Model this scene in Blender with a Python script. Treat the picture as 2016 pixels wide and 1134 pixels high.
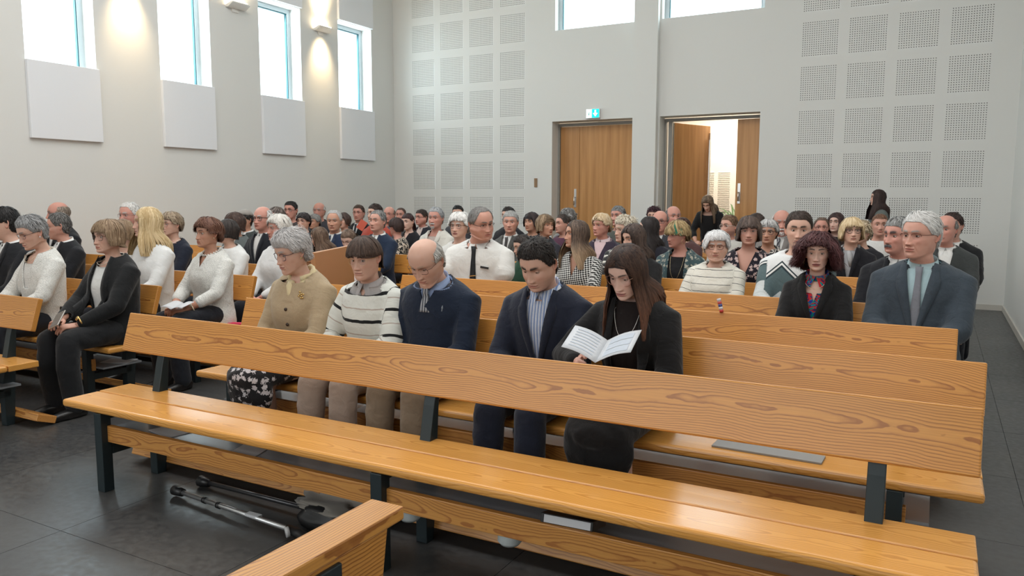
import bpy, bmesh, math, random
import numpy as np
from mathutils import Vector, Matrix, noise as mnoise
from mathutils.bvhtree import BVHTree
PI = math.pi
SC = bpy.context.scene
for o in list(bpy.data.objects): bpy.data.objects.remove(o)
random.seed(7); RNG = np.random.default_rng(7)
# ------------------------------------------------------------------ camera
cam_d = bpy.data.cameras.new('camera'); cam = bpy.data.objects.new('camera', cam_d)
SC.collection.objects.link(cam); SC.camera = cam
cam_d.sensor_width = 36.0; cam_d.lens = 36.0 * 1532.03 / 2016.0; cam_d.clip_start = 0.05
_R = Matrix(((0.87767285, -0.05745558, 0.47580377), (0.47925258, 0.09960713, -0.87200653), (0.0027082, 0.99336664, 0.11495821)))
cam.matrix_world = Matrix.Translation((0, 0, 1.5)) @ _R.to_4x4()
# ------------------------------------------------------------------ world, light, exposure
SC.view_settings.view_transform = 'Standard'; SC.view_settings.look = 'None'
SC.view_settings.exposure = 0.78; SC.view_settings.gamma = 1.0; SC.view_settings.use_curve_mapping = False
wd = bpy.data.worlds.new('overcast_sky'); SC.world = wd; wd.use_nodes = True
_bg = wd.node_tree.nodes['Background']; _bg.inputs['Color'].default_value = (0.86, 0.95, 1.0, 1); _bg.inputs['Strength'].default_value = 2.6
def area(name, loc, target, sx, sy, power, col):
    d = bpy.data.lights.new(name, 'AREA'); d.shape = 'RECTANGLE'; d.size = sx; d.size_y = sy; d.energy = power; d.color = col
    o = bpy.data.objects.new(name, d); SC.collection.objects.link(o); o.location = loc
    o.rotation_euler = (Vector(target) - Vector(loc)).to_track_quat('-Z', 'Y').to_euler(); return o
CEIL = 6.6
area('added_ceiling_fill', (-3.6, 4.2, CEIL - 0.05), (-3.6, 4.2, 0), 8.0, 6.0, 232, (1.0, 0.995, 0.985))  # broad fill light added under the closed ceiling, which has no skylight
area('added_front_fill', (-4.0, -4.6, 3.2), (-4.0, 8.0, 1.2), 8.0, 3.2, 112, (0.95, 0.98, 1.0))  # fill light added behind the camera; the front wall has no windows
for _i, _y in enumerate((5.82, 7.61, 9.41, 11.2)):
    area('daylight_left_window', (-9.75, _y, 3.85), (-5.0, _y, 2.4), 0.8, 1.4, 17, (0.80, 0.93, 1.0))
area('daylight_back_window', (-5.15, 12.85, 4.9), (-4.5, 6, 1.5), 1.4, 1.1, 13, (0.84, 0.94, 1.0))
area('daylight_back_window', (-3.2, 12.85, 4.9), (-3.2, 6, 1.5), 1.4, 1.1, 13, (0.84, 0.94, 1.0))
# ------------------------------------------------------------------ helpers
def mesh_np(name, V, F, col=None, smooth=True, mats=None):
    """V (n,3), F list of arrays / (m,k) array"""
    me = bpy.data.meshes.new(name); V = np.asarray(V, dtype=np.float64)
    if isinstance(F, np.ndarray):
        nf, k = F.shape; loops = F.ravel(); starts = np.arange(nf) * k; tot = np.full(nf, k)
    else:
        tot = np.array([len(f) for f in F]); starts = np.concatenate([[0], np.cumsum(tot)[:-1]]); loops = np.concatenate([np.asarray(f) for f in F]); nf = len(F)
    me.vertices.add(len(V)); me.vertices.foreach_set('co', V.astype(np.float32).ravel())
    me.loops.add(len(loops)); me.loops.foreach_set('vertex_index', loops.astype(np.int32))
    me.polygons.add(nf); me.polygons.foreach_set('loop_start', starts.astype(np.int32))
    try: me.polygons.foreach_set('loop_total', tot.astype(np.int32))
    except Exception: pass
    me.update(calc_edges=True); me.validate()
    if smooth: me.polygons.foreach_set('use_smooth', np.ones(len(me.polygons), dtype=bool))
    if col is not None:
        a = me.color_attributes.new('Col', 'FLOAT_COLOR', 'POINT')
        c = np.ones((len(V), 4), dtype=np.float32); c[:, :3] = col; a.data.foreach_set('color', c.ravel())
    return me
def link(name, me, mat=None, parent=None, loc=None, rot=None):
    o = bpy.data.objects.new(name, me); SC.collection.objects.link(o)
    if parent is not None: o.parent = parent
    if loc is not None: o.location = loc
    if rot is not None: o.rotation_euler = rot
    if mat is not None:
        if me.materials and me.materials[0] is not None:
            o.material_slots[0].link = 'OBJECT'; o.material_slots[0].material = mat
        elif len(me.materials) == 0: me.materials.append(mat)
    return o
def tag(o, label=None, cat=None, group=None, kind=None):
    if label: o['label'] = label
    if cat: o['category'] = cat
    if group: o['group'] = group
    if kind: o['kind'] = kind
    return o
def empty(name, loc=(0, 0, 0), rz=0.0):
    o = bpy.data.objects.new(name, None); SC.collection.objects.link(o); o.location = loc; o.rotation_euler = (0, 0, rz)
    o.empty_display_size = 0.1; return o
class MB:
    def __init__(s): s.v = []; s.f = []
    def add(s, V, F):
        b = len(s.v); s.v += [tuple(p) for p in V]; s.f += [tuple(i + b for i in f) for f in F]; return s
    def box(s, x0, x1, y0, y1, z0, z1):
        return s.add([(x0,y0,z0),(x1,y0,z0),(x1,y1,z0),(x0,y1,z0),(x0,y0,z1),(x1,y0,z1),(x1,y1,z1),(x0,y1,z1)],
                     [(0,3,2,1),(4,5,6,7),(0,1,5,4),(1,2,6,5),(2,3,7,6),(3,0,4,7)])
    def prism_x(s, prof, x0, x1):
        n = len(prof); V = [(x0, a, b) for a, b in prof] + [(x1, a, b) for a, b in prof]
        return s.add(V, [tuple(range(n - 1, -1, -1)), tuple(range(n, 2 * n))] + [(i, (i + 1) % n, n + (i + 1) % n, n + i) for i in range(n)])
    def tube(s, pts, r, n=8, caps=True):
        pts = [Vector(p) for p in pts]; rs = r if hasattr(r, '__len__') else [r] * len(pts); rings = []
        up = None
        for i, p in enumerate(pts):
            t = (pts[min(i + 1, len(pts) - 1)] - pts[max(i - 1, 0)]).normalized()
            if up is None: up = Vector((0, 0, 1)) if abs(t.z) < .9 else Vector((1, 0, 0))
            a = t.cross(up).normalized(); b = a.cross(t).normalized(); up = b
            rings.append([tuple(p + (a * math.cos(2 * PI * k / n) + b * math.sin(2 * PI * k / n)) * rs[i]) for k in range(n)])
        V = [q for r_ in rings for q in r_]; F = []
        for i in range(len(pts) - 1):
            for k in range(n): F.append((i * n + k, i * n + (k + 1) % n, (i + 1) * n + (k + 1) % n, (i + 1) * n + k))
        if caps: F += [tuple(range(n - 1, -1, -1)), tuple(range((len(pts) - 1) * n, len(pts) * n))]
        return s.add(V, F)
    def build(s, name, mat, parent=None, bevel=0, seg=2, smooth=False, loc=None, rot=None):
        me = bpy.data.meshes.new(name); me.from_pydata(s.v, [], s.f); me.update()
        bm = bmesh.new(); bm.from_mesh(me); bmesh.ops.recalc_face_normals(bm, faces=bm.faces)
        if bevel:
            es = [e for e in bm.edges if len(e.link_faces) == 2 and e.calc_face_angle(0) > 0.6]
            bmesh.ops.bevel(bm, geom=es, offset=bevel, segments=seg, affect='EDGES', profile=.5, clamp_overlap=True)
        bm.to_mesh(me); bm.free()
        if smooth or bevel:
            for p in me.polygons: p.use_smooth = smooth
        return link(name, me, mat, parent, loc, rot)
# ------------------------------------------------------------------ materials
def mat_new(name):
    m = bpy.data.materials.new(name); m.use_nodes = True; nt = m.node_tree; b = nt.nodes['Principled BSDF']; return m, nt, b
def nd(nt, typ, **kw):
    n = nt.nodes.new(typ)
    for k, v in kw.items():
        if k in n.inputs: n.inputs[k].default_value = v
        else: setattr(n, k, v)
    return n
def mathn(nt, op, a, b=None, c=None):
    n = nt.nodes.new('ShaderNodeMath'); n.operation = op
    for i, v in enumerate((a, b, c)):
        if v is None: continue
        if isinstance(v, (int, float)): n.inputs[i].default_value = v
        else: nt.links.new(v, n.inputs[i])
    return n.outputs[0]
def ramp(nt, fac, stops, interp='LINEAR'):
    n = nt.nodes.new('ShaderNodeValToRGB'); n.color_ramp.interpolation = interp; e = n.color_ramp.elements
    while len(e) < len(stops): e.new(0.5)
    for i, (p, c) in enumerate(stops): e[i].position = p; e[i].color = (c[0], c[1], c[2], 1)
    nt.links.new(fac, n.inputs[0]); return n.outputs[0]
def mixc(nt, f, a, b, mode='MIX'):
    n = nt.nodes.new('ShaderNodeMix'); n.data_type = 'RGBA'; n.blend_type = mode
    for idx, v in ((0, f), (6, a), (7, b)):
        if isinstance(v, (int, float)): n.inputs[idx].default_value = v
        elif isinstance(v, tuple): n.inputs[idx].default_value = (v[0], v[1], v[2], 1)
        else: nt.links.new(v, n.inputs[idx])
    return n.outputs[2]
def plain(name, col, rough=.6, metal=0, bump=0, bscale=60, spec=None, emit=None, var=0):
    m, nt, b = mat_new(name); b.inputs['Base Color'].default_value = (*col, 1); b.inputs['Roughness'].default_value = rough; b.inputs['Metallic'].default_value = metal
    if spec is not None: b.inputs['Specular IOR Level'].default_value = spec
    if bump or var:
        tc = nd(nt, 'ShaderNodeTexCoord'); n = nd(nt, 'ShaderNodeTexNoise', Scale=bscale); n.inputs['Detail'].default_value = 4; nt.links.new(tc.outputs['Object'], n.inputs['Vector'])
        if bump:
            bp = nd(nt, 'ShaderNodeBump', Strength=bump, Distance=.01); nt.links.new(n.outputs['Fac'], bp.inputs['Height']); nt.links.new(bp.outputs[0], b.inputs['Normal'])
        if var:
            c = mixc(nt, n.outputs['Fac'], tuple(x * (1 - var) for x in col), tuple(min(1, x * (1 + var)) for x in col)); nt.links.new(c, b.inputs['Base Color'])
    if emit: b.inputs['Emission Color'].default_value = (*emit[0], 1); b.inputs['Emission Strength'].default_value = emit[1]
    return m
def srgb(r, g, b):
    f = lambda c: ((c / 255 + .055) / 1.055) ** 2.4 if c > 10 else c / 255 / 12.92
    return (f(r), f(g), f(b))
def pine(name, light=(0.70, 0.325, 0.072), dark=(0.35, 0.118, 0.022), rough=.33, axis='X', freq=122, pith=.05, seed=0.0):
    """flat-sawn pine: growth rings around a pith behind the board, cut by its faces"""
    m, nt, b = mat_new(name); L = nt.links
    tc = nd(nt, 'ShaderNodeTexCoord'); oi = nd(nt, 'ShaderNodeObjectInfo'); at = nd(nt, 'ShaderNodeSeparateXYZ')
    if axis == 'S':
        mp0 = nd(nt, 'ShaderNodeMapping'); mp0.inputs['Rotation'].default_value = (PI / 2, 0, 0); L.new(tc.outputs['Object'], mp0.inputs[0]); src = mp0.outputs[0]
    elif axis == 'Y':
        mp0 = nd(nt, 'ShaderNodeMapping'); mp0.inputs['Rotation'].default_value = (0, 0, PI / 2); L.new(tc.outputs['Object'], mp0.inputs[0]); src = mp0.outputs[0]
    elif axis == 'Z':
        mp0 = nd(nt, 'ShaderNodeMapping'); mp0.inputs['Rotation'].default_value = (0, PI / 2, 0); L.new(tc.outputs['Object'], mp0.inputs[0]); src = mp0.outputs[0]
    else: src = tc.outputs['Object']
    off = nd(nt, 'ShaderNodeVectorMath', operation='ADD'); cb = nd(nt, 'ShaderNodeCombineXYZ')
    rnd = mathn(nt, 'MULTIPLY', oi.outputs['Random'], 37.0); L.new(rnd, cb.inputs[0])
    L.new(src, off.inputs[0]); L.new(cb.outputs[0], off.inputs[1])
    L.new(off.outputs[0], at.inputs[0])
    # slow wander of the pith along the board
    def wander(sc, amp, k, det=2):
        mp = nd(nt, 'ShaderNodeMapping'); mp.inputs['Scale'].default_value = (sc, sc * 1.6, sc * 1.6); mp.inputs['Location'].default_value = (k, k * 2.1, k * .7); L.new(off.outputs[0], mp.inputs[0])
        n = nd(nt, 'ShaderNodeTexNoise', Scale=1.0); n.inputs['Detail'].default_value = det; L.new(mp.outputs[0], n.inputs['Vector'])
        return mathn(nt, 'MULTIPLY', mathn(nt, 'SUBTRACT', n.outputs['Fac'], .5), amp)
    z = mathn(nt, 'ADD', at.outputs[2], wander(1.3, .13, 3.1)); y = mathn(nt, 'ADD', at.outputs[1], mathn(nt, 'ADD', wander(1.7, .085, 8.3), pith))
    r = mathn(nt, 'SQRT', mathn(nt, 'ADD', mathn(nt, 'MULTIPLY', z, z), mathn(nt, 'MULTIPLY', y, y)))
    r = mathn(nt, 'ADD', r, wander(3.2, .024, 1.7, 3)); r = mathn(nt, 'ADD', r, wander(18.0, .0045, 5.5, 2))
    f = mathn(nt, 'FRACT', mathn(nt, 'MULTIPLY', r, freq))
    mid = tuple(light[i] * .62 + dark[i] * .38 for i in range(3))
    c = ramp(nt, f, [(0.0, light), (.46, light), (.68, mid), (.82, dark), (.95, dark), (1.0, light)])
    # fine fibre + slow tone
    mp = nd(nt, 'ShaderNodeMapping'); mp.inputs['Scale'].default_value = (6, 260, 260); L.new(off.outputs[0], mp.inputs[0])
    n = nd(nt, 'ShaderNodeTexNoise', Scale=1.0); n.inputs['Detail'].default_value = 2; L.new(mp.outputs[0], n.inputs['Vector'])
    c = mixc(nt, .22, c, ramp(nt, n.outputs['Fac'], [(.3, dark), (.7, tuple(min(1, x * 1.15) for x in light))]))
    tone = mathn(nt, 'ADD', .88, mathn(nt, 'MULTIPLY', oi.outputs['Random'], .2))
    hs = nd(nt, 'ShaderNodeHueSaturation'); L.new(tone, hs.inputs['Value']); L.new(c, hs.inputs['Color'])
    L.new(hs.outputs[0], b.inputs['Base Color']); b.inputs['Roughness'].default_value = rough
    b.inputs['Coat Weight'].default_value = .12; b.inputs['Coat Roughness'].default_value = .25
    bp = nd(nt, 'ShaderNodeBump', Strength=.08, Distance=.002); L.new(f, bp.inputs['Height']); L.new(bp.outputs[0], b.inputs['Normal'])
    return m
def vcol_mat(name, rough=.5, spec=.4, sss=0, bump=0, bscale=300):
    m, nt, b = mat_new(name); a = nd(nt, 'ShaderNodeVertexColor', layer_name='Col'); nt.links.new(a.outputs[0], b.inputs['Base Color'])
    b.inputs['Roughness'].default_value = rough; b.inputs['Specular IOR Level'].default_value = spec
    if sss:
        b.inputs['Subsurface Weight'].default_value = sss; b.inputs['Subsurface Scale'].default_value = .01; b.inputs['Subsurface Radius'].default_value = (1, .4, .25)
    if bump:
        tc = nd(nt, 'ShaderNodeTexCoord'); n = nd(nt, 'ShaderNodeTexNoise', Scale=bscale); nt.links.new(tc.outputs['Object'], n.inputs['Vector'])
        bp = nd(nt, 'ShaderNodeBump', Strength=bump, Distance=.003); nt.links.new(n.outputs['Fac'], bp.inputs['Height']); nt.links.new(bp.outputs[0], b.inputs['Normal'])
    return m

# ------------------------------------------------------------------ room
M_wall = plain('wall_paint', srgb(225, 225, 221), .85, bump=.04, bscale=35)
M_wallL = M_wall
M_ceil = plain('ceiling_paint', (.8, .8, .78), .9)
M_board = plain('white_board', srgb(236, 238, 241), .7)
M_dark = plain('dark_felt', (.06, .06, .06), .9)
M_grout = plain('grout', (.05, .05, .052), .8)
M_base = plain('baseboard_grey', srgb(205, 201, 192), .5)
M_frame = plain('window_frame_grey', srgb(196, 206, 210), .4)
M_gasket = plain('window_gasket', (.02, .12, .14), .5)
M_oak = None
XL, XR, YB, YF = -9.337, .84, 12.34, -5.0
def wall_cells(u0, u1, z0, z1, ops):
    us = sorted({u0, u1, *[v for o in ops for v in o[:2] if u0 < v < u1]}); out = []
    for a, b in zip(us[:-1], us[1:]):
        m = (a + b) / 2; cuts = sorted([(o[2], o[3]) for o in ops if o[0] < m < o[1]]); z = z0
        for c0, c1 in cuts:
            if c0 > z + 1e-5: out.append((a, b, z, c0))
            z = max(z, c1)
        if z < z1 - 1e-5: out.append((a, b, z, z1))
    return out
WINY = [(5.39, 6.26), (7.18, 8.03), (8.96, 9.86), (10.77, 11.68)]
mb = MB()
for a, b, c, d in wall_cells(YF, YB + .3, 0, CEIL, [(y0, y1, 3.08, 4.555) for y0, y1 in WINY]): mb.box(XL - .42, XL, a, b, c, d)
tag(mb.build('wall_left', M_wall), kind='structure')
PX = [-8.895, -8.26, -7.625, -6.99, -1.905, -1.27, -.635, 0.0]; PZ = [4.83 - .635 * k for k in range(7)]  # panel lower-left x, bottom z list
PZ = [5.13 - .6365 * k - .30 + .0 for k in range(8)]; PZ = [z - .0 for z in (4.83, 4.20, 3.565, 2.93, 2.295, 1.66, 1.025, .39)]
PS = .497
ops = [(-5.95, -4.46, 0, 2.81), (-4.03, -2.46, 0, 2.81), (-5.91, -4.44, 4.33, 5.9), (-4.03, -2.45, 4.33, 5.9)]
pops = [(x, x + PS, z, z + PS) for x in PX for z in PZ]
mb = MB()
for a, b, c, d in wall_cells(XL, XR, 0, CEIL, ops + pops): mb.box(a, b, YB, YB + .30, c, d)
wall_back = tag(mb.build('wall_back', M_wall), kind='structure')
def perf_panel():
    n = 16; s = PS / n; h = s * .172; V = []; F = []; mi = []
    for i in range(n):
        for j in range(n):
            x0, z0 = i * s, j * s; cx, cz = x0 + s / 2, z0 + s / 2; b = len(V)
            V += [(x0, 0, z0), (x0 + s, 0, z0), (x0 + s, 0, z0 + s), (x0, 0, z0 + s)]
            V += [(cx - h, 0, cz - h), (cx + h, 0, cz - h), (cx + h, 0, cz + h), (cx - h, 0, cz + h)]
            V += [(cx - h, .012, cz - h), (cx + h, .012, cz - h), (cx + h, .012, cz + h), (cx - h, .012, cz + h)]
            for k in range(4):
                l = (k + 1) % 4; F.append((b + k, b + l, b + 4 + l, b + 4 + k)); mi.append(0); F.append((b + 4 + k, b + 4 + l, b + 8 + l, b + 8 + k)); mi.append(1)
            F.append((b + 8, b + 9, b + 10, b + 11)); mi.append(1)
    me = bpy.data.meshes.new('acoustic_panel'); me.from_pydata(V, [], F); me.materials.append(M_wall); me.materials.append(M_dark)
    me.polygons.foreach_set('material_index', mi); me.update(); return me
pm = perf_panel()
for x in PX:
    for z in PZ:
        o = link('perforated_panel', pm, None, wall_back, (x, YB - .001, z))
mb = MB(); mb.box(-9.33, XR, YB + .05, YB + .06, 0.39, 5.4)
pil = MB(); pil.box(-4.455, -4.06, YB - .11, YB + .0, 0, CEIL); tag(pil.build('trim_1', M_wall), kind='structure')
mb = MB(); mb.box(XR, XR + .2, YF, YB + .3, 0, CEIL); tag(mb.build('wall_right', M_wall), kind='structure')
mb = MB(); mb.box(XL - .4, XR + .2, YF - .2, YF, 0, CEIL); tag(mb.build('wall_front', M_wall), kind='structure')
mb = MB(); mb.box(XL - .42, XR + .2, YF - .2, YB + .3, CEIL, CEIL + .2); tag(mb.build('ceiling', M_ceil), kind='structure')
mb = MB(); mb.box(XR - .016, XR, YF, YB, 0, .075); tag(mb.build('baseboard_right', M_base), kind='structure')
mb = MB(); mb.box(-2.46, XR - .016, YB - .016, YB, 0, .075); mb.box(XL, -5.95, YB - .016, YB, 0, .075); tag(mb.build('baseboard_back', M_base), kind='structure')
mb = MB(); mb.box(XL, XL + .016, YF, YB - .016, 0, .075); tag(mb.build('baseboard_left', M_base), kind='structure')
# floor: grout bed with slate tiles
mb = MB(); mb.box(XL - .42, XR + .2, YF - .2, YB + 4, -.2, -.006); floor = tag(mb.build('floor', M_grout), kind='structure')
def slate():
    m, nt, b = mat_new('slate_tile'); L = nt.links; g = nd(nt, 'ShaderNodeNewGeometry'); oi = nd(nt, 'ShaderNodeObjectInfo')
    n = nd(nt, 'ShaderNodeTexNoise', Scale=1.6); n.inputs['Detail'].default_value = 6; L.new(g.outputs['Position'], n.inputs['Vector'])
    n2 = nd(nt, 'ShaderNodeTexNoise', Scale=28.0); n2.inputs['Detail'].default_value = 5; L.new(g.outputs['Position'], n2.inputs['Vector'])
    c = ramp(nt, n.outputs['Fac'], [(.3, srgb(52, 54, 57)), (.7, srgb(76, 75, 73))]); c = mixc(nt, .25, c, ramp(nt, n2.outputs['Fac'], [(.3, srgb(42, 44, 46)), (.7, srgb(86, 84, 80))]))
    hs = nd(nt, 'ShaderNodeHueSaturation'); L.new(mathn(nt, 'ADD', .9, mathn(nt, 'MULTIPLY', oi.outputs['Random'], .2)), hs.inputs['Value']); L.new(c, hs.inputs['Color']); L.new(hs.outputs[0], b.inputs['Base Color'])
    L.new(ramp(nt, n2.outputs['Fac'], [(.3, (.30,) * 3), (.7, (.46,) * 3)]), b.inputs['Roughness']); b.inputs['Specular IOR Level'].default_value = .5
    bp = nd(nt, 'ShaderNodeBump', Strength=.12, Distance=.004); L.new(n2.outputs['Fac'], bp.inputs['Height']); L.new(bp.outputs[0], b.inputs['Normal']); return m
M_slate = slate()
TW, TD = .9625, .9625
tb = MB(); g = .0013; tb.v = []; tb.box(g, TW - g, g, TD - g, -.008, 0)
tile_me = bpy.data.meshes.new('floor_tile'); tile_me.from_pydata(tb.v, [], tb.f); tile_me.materials.append(M_slate)
x0t = -3.40 - TW * 6; y0t = 1.98 - TD * 3; i = 0
nx = int((XR + .1 - x0t) / TW) + 1; ny = int((YB + 2.6 - y0t) / TD) + 1
for i in range(-1, nx):
    for j in range(ny):
        x = x0t + i * TW; y = y0t + j * TD
        if x > XR - .02 or x + TW < XL: continue
        if y > YB and (x > -.8 or x < -6.5): continue
        link('floor_tile', tile_me, None, floor, (x, y, 0))
# windows, left wall
M_glass, nt, b = mat_new('window_glass'); nt.nodes.remove(b)
tr = nd(nt, 'ShaderNodeBsdfTransparent'); tr.inputs[0].default_value = (.93, .98, .99, 1); gl = nd(nt, 'ShaderNodeBsdfGlossy'); gl.inputs['Roughness'].default_value = .05
ms = nd(nt, 'ShaderNodeMixShader'); ms.inputs[0].default_value = .06; nt.links.new(tr.outputs[0], ms.inputs[1]); nt.links.new(gl.outputs[0], ms.inputs[2]); nt.links.new(ms.outputs[0], nt.nodes['Material Output'].inputs[0])
def window(name, axis, u0, u1, z0, z1, d0):
    root = tag(empty(name, ((XL - d0, u0, z0) if axis == 'y' else (u0, YB + d0, z0))), kind='structure'); w = .07; U, Z = u1 - u0, z1 - z0
    def bx(m, a, b, c, d, e, f):   # u, depth(outwards), z
        if axis == 'y': m.box(-d, -c, a, b, e, f)
        else: m.box(a, b, c, d, e, f)
    m = MB(); bx(m, 0, w, 0, .06, 0, Z); bx(m, U - w, U, 0, .06, 0, Z); bx(m, w, U - w, 0, .06, 0, w * .5); bx(m, w, U - w, 0, .06, Z - w, Z); m.build('window_frame', M_frame, root)
    m = MB(); q = .012; bx(m, w, w + q, .01, .05, w * .5, Z - w); bx(m, U - w - q, U - w, .01, .05, w * .5, Z - w); bx(m, w, U - w, .01, .05, Z - w - q, Z - w); m.build('gasket', M_gasket, root)
    m = MB(); bx(m, w, U - w, .028, .034, w * .5, Z - w); m.build('window_pane', M_glass, root)
for k, (y0, y1) in enumerate(WINY): window('window_%d' % (k + 1), 'y', y0, y1, 3.08, 4.555, .22)
window('window_5', 'x', -5.91, -4.44, 4.33, 5.9, .14); window('window_6', 'x', -4.03, -2.45, 4.33, 5.9, .14)
names = ['nearest the left edge of the photo', 'second from the left edge', 'third from the left edge', 'nearest the back corner']
for k, (y0, y1) in enumerate(WINY):
    m = MB(); m.box(XL + .001, XL + .05, y0 - .01, y1 + .012, 2.18, 3.076)
    tag(m.build('acoustic_board', M_board, bevel=.006), 'white square sound-absorbing board under the tall window, ' + names[k], 'wall panel', 'white boards below the left windows')
for k in (2, 3):
    y0, y1 = WINY[k]; m = MB(); m.box(XL + .001, XL + .05, y0 - .01, y1 + .012, 4.562, 5.6)
    tag(m.build('acoustic_board', M_board, bevel=.006), 'white board above the tall window ' + names[k], 'wall panel', 'white boards above the left windows')
# wall sconces
M_lampw = plain('sconce_white', srgb(235, 230, 222), .4); M_bulb = plain('lamp_glow', (1, .9, .7), .4, emit=((1.0, .80, .52), 14))
for k, y in enumerate((6.72, 8.50, 10.33)):
    r = tag(empty('wall_lamp', (XL, y, 4.27)), 'white wedge-shaped wall lamp ' + ['above the warm glow between first and second left windows', 'between the second and third windows of the left wall', 'glowing beside the window nearest the back corner'][k], 'lamp', 'wall lamps between the left windows')
    m = MB(); m.prism_x([(0, 0), (0, .03), (.12, .075), (.15, .075), (.15, .055), (.06, 0)], -.17, .17); o = m.build('lamp_body', M_lampw, r, bevel=.004, rot=(0, 0, -PI / 2)); o.location = (0, 0, 0)
    m = MB(); m.box(0.0, .015, -.06, .06, -.05, .03); m.build('wall_plate', M_lampw, r)
    m = MB(); m.prism_x([(.02, .04), (.02, .062), (.13, .088), (.13, .07)], -.13, .13); m.build('lamp_bulb', M_bulb, r, rot=(0, 0, -PI / 2))
    for zz, ty, e in ((4.22, 3.72, 3.2), (4.37, 5.2, 7)):
        if k == 1 and zz < 4.3: continue
        d = bpy.data.lights.new('sconce_light', 'SPOT'); d.energy = e * 15; d.color = (1, .74, .42); d.spot_size = 1.25; d.spot_blend = 1.0; d.shadow_soft_size = .12
        lo = bpy.data.objects.new('sconce_light', d); SC.collection.objects.link(lo); lo.location = (XL + .19, y, zz); lo.rotation_euler = (Vector((XL - .02, y, ty)) - Vector((XL + .19, y, zz))).to_track_quat('-Z', 'Y').to_euler()
# doors
def oakmat():
    m, nt, b = mat_new('oak_veneer'); L = nt.links; tc = nd(nt, 'ShaderNodeTexCoord'); mp = nd(nt, 'ShaderNodeMapping'); mp.inputs['Scale'].default_value = (14, 14, .7); L.new(tc.outputs['Object'], mp.inputs[0])
    n = nd(nt, 'ShaderNodeTexNoise', Scale=1.0); n.inputs['Detail'].default_value = 5; L.new(mp.outputs[0], n.inputs['Vector'])
    L.new(ramp(nt, n.outputs['Fac'], [(.3, srgb(178, 126, 72)), (.7, srgb(206, 154, 98))]), b.inputs['Base Color']); b.inputs['Roughness'].default_value = .32; return m
M_oak = oakmat(); M_chrome = plain('brushed_steel', (.75, .75, .74), .28, 1.0); M_dframe = plain('door_frame_grey', srgb(150, 148, 142), .5)
def door_root(name, x0, x1, k):
    r = tag(empty(name, (x0, YB + .27, 0)), kind='structure'); m = MB(); W = x1 - x0
    m.box(0, .035, -.03, .05, 0, 2.79); m.box(W - .02, W, -.03, .05, 0, 2.79); m.box(.035, W - .02, -.03, .05, 2.745, 2.79); m.build('door_frame', M_dframe, r); return r
def leaf(par, x0, x1, name='door_leaf', rot=None, loc=None, gaps=0):
    m = MB(); m.box(x0, x1, 0, .045, .008, 2.735); o = m.build(name, M_oak, par, bevel=.003, loc=loc, rot=rot); return o
def lever(par, x, y, z):
    m = MB(); m.box(x - .022, x + .022, y - .008, y, z - .16, z + .16); m.build('handle_plate', M_chrome, par, bevel=.002)
    m = MB(); m.tube([(x, y - .008, z + .02), (x, y - .05, z + .02), (x, y - .055, z - .12)], .011, 8); m.build('lever', M_chrome, par, smooth=True)
dL = door_root('door_1', -5.95, -4.46, 1); a = leaf(dL, .04, .40); lever(a, .33, 0, 1.50); leaf(dL, .405, 1.465)
dR = door_root('door_2', -4.03, -2.46, 2); a = leaf(dR, 1.18, 1.545); lever(a, 1.235, 0, 1.58)
ang = math.atan2(.93, .36)
o = leaf(dR, 0.0, .985, rot=(0, 0, ang), loc=(.14, .07, 0))
m = MB(); m.box(-.012, .0, -.0, .05, .02, 2.73); m.build('edge_strip', M_chrome, o)
m = MB(); m.box(.96, .99, -.02, .0, .1, 2.62); m.tube([(.93, -.03, .5), (.93, -.03, 2.5)], .012, 8); m.build('pull_bar', M_chrome, o)
m = MB(); m.box(.07, .13, -.02, .05, .0, 2.745); m.build('hinge_post', M_dframe, dR)
# exit sign
r = tag(empty('exit_sign', (-5.30, YB - .05, 2.83)), 'lit green and white escape sign with down arrow above the closed left door', 'sign')
m = MB(); m.box(0, .245, 0, .05, 0, .155); m.build('sign_case', plain('sign_case', (.7, .7, .7), .4), r, bevel=.004)
m = MB(); m.box(.008, .105, -.004, 0, .008, .147); m.build('white_field', plain('sign_white', (.9, 1, .97), .4, emit=((.80, 1.0, .95), .9)), r)
m = MB(); m.box(.108, .237, -.004, 0, .008, .147); m.build('green_field', plain('sign_green', (0, .6, .5), .4, emit=((.0, .72, .60), 1.0)), r)
m = MB(); V = [(.172 + a, -.007, .077 + b) for a, b in ((-.012, .055), (.012, .055), (.012, .005), (.042, .005), (0, -.05), (-.042, .005), (-.012, .005))]
V2 = [(a, -.004, c) for a, b, c in V]; m.add(V + V2, [(0, 1, 2, 6), (3, 4, 5), (2, 3, 5, 6), (7, 8, 9, 13), (10, 11, 12), (9, 10, 12, 13)] + [(i, (i + 1) % 7, 7 + (i + 1) % 7, 7 + i) for i in range(7)]); m.build('arrow', plain('sign_arrow', (1, 1, 1), .4, emit=((1, 1, .98), 1.3)), r)
m = MB(); m.box(.018, .022, -.006, -.004, .03, .125); m.box(.022, .09, -.006, -.004, .121, .125); m.tube([(.062, -.007, .095), (.062, -.004, .095)], .008, 10)
m.add([(x, -.006, z) for x, z in ((.050, .086), (.066, .084), (.062, .060), (.070, .040), (.062, .038), (.052, .058), (.044, .036), (.036, .038), (.046, .062))], [tuple(range(9))]); m.build('pictogram', plain('sign_mark', (.05, .45, .38), .5), r)
m = MB(); m.box(-6.29, -6.23, YB - .012, YB, 1.69, 1.845); o = m.build('wall_plate', plain('bronze_plate', srgb(150, 120, 90), .4, .3, bump=.6, bscale=120, var=.3), bevel=.003); tag(o, 'small bronze plaque on white wall left of the closed double door', 'plaque')
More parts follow.
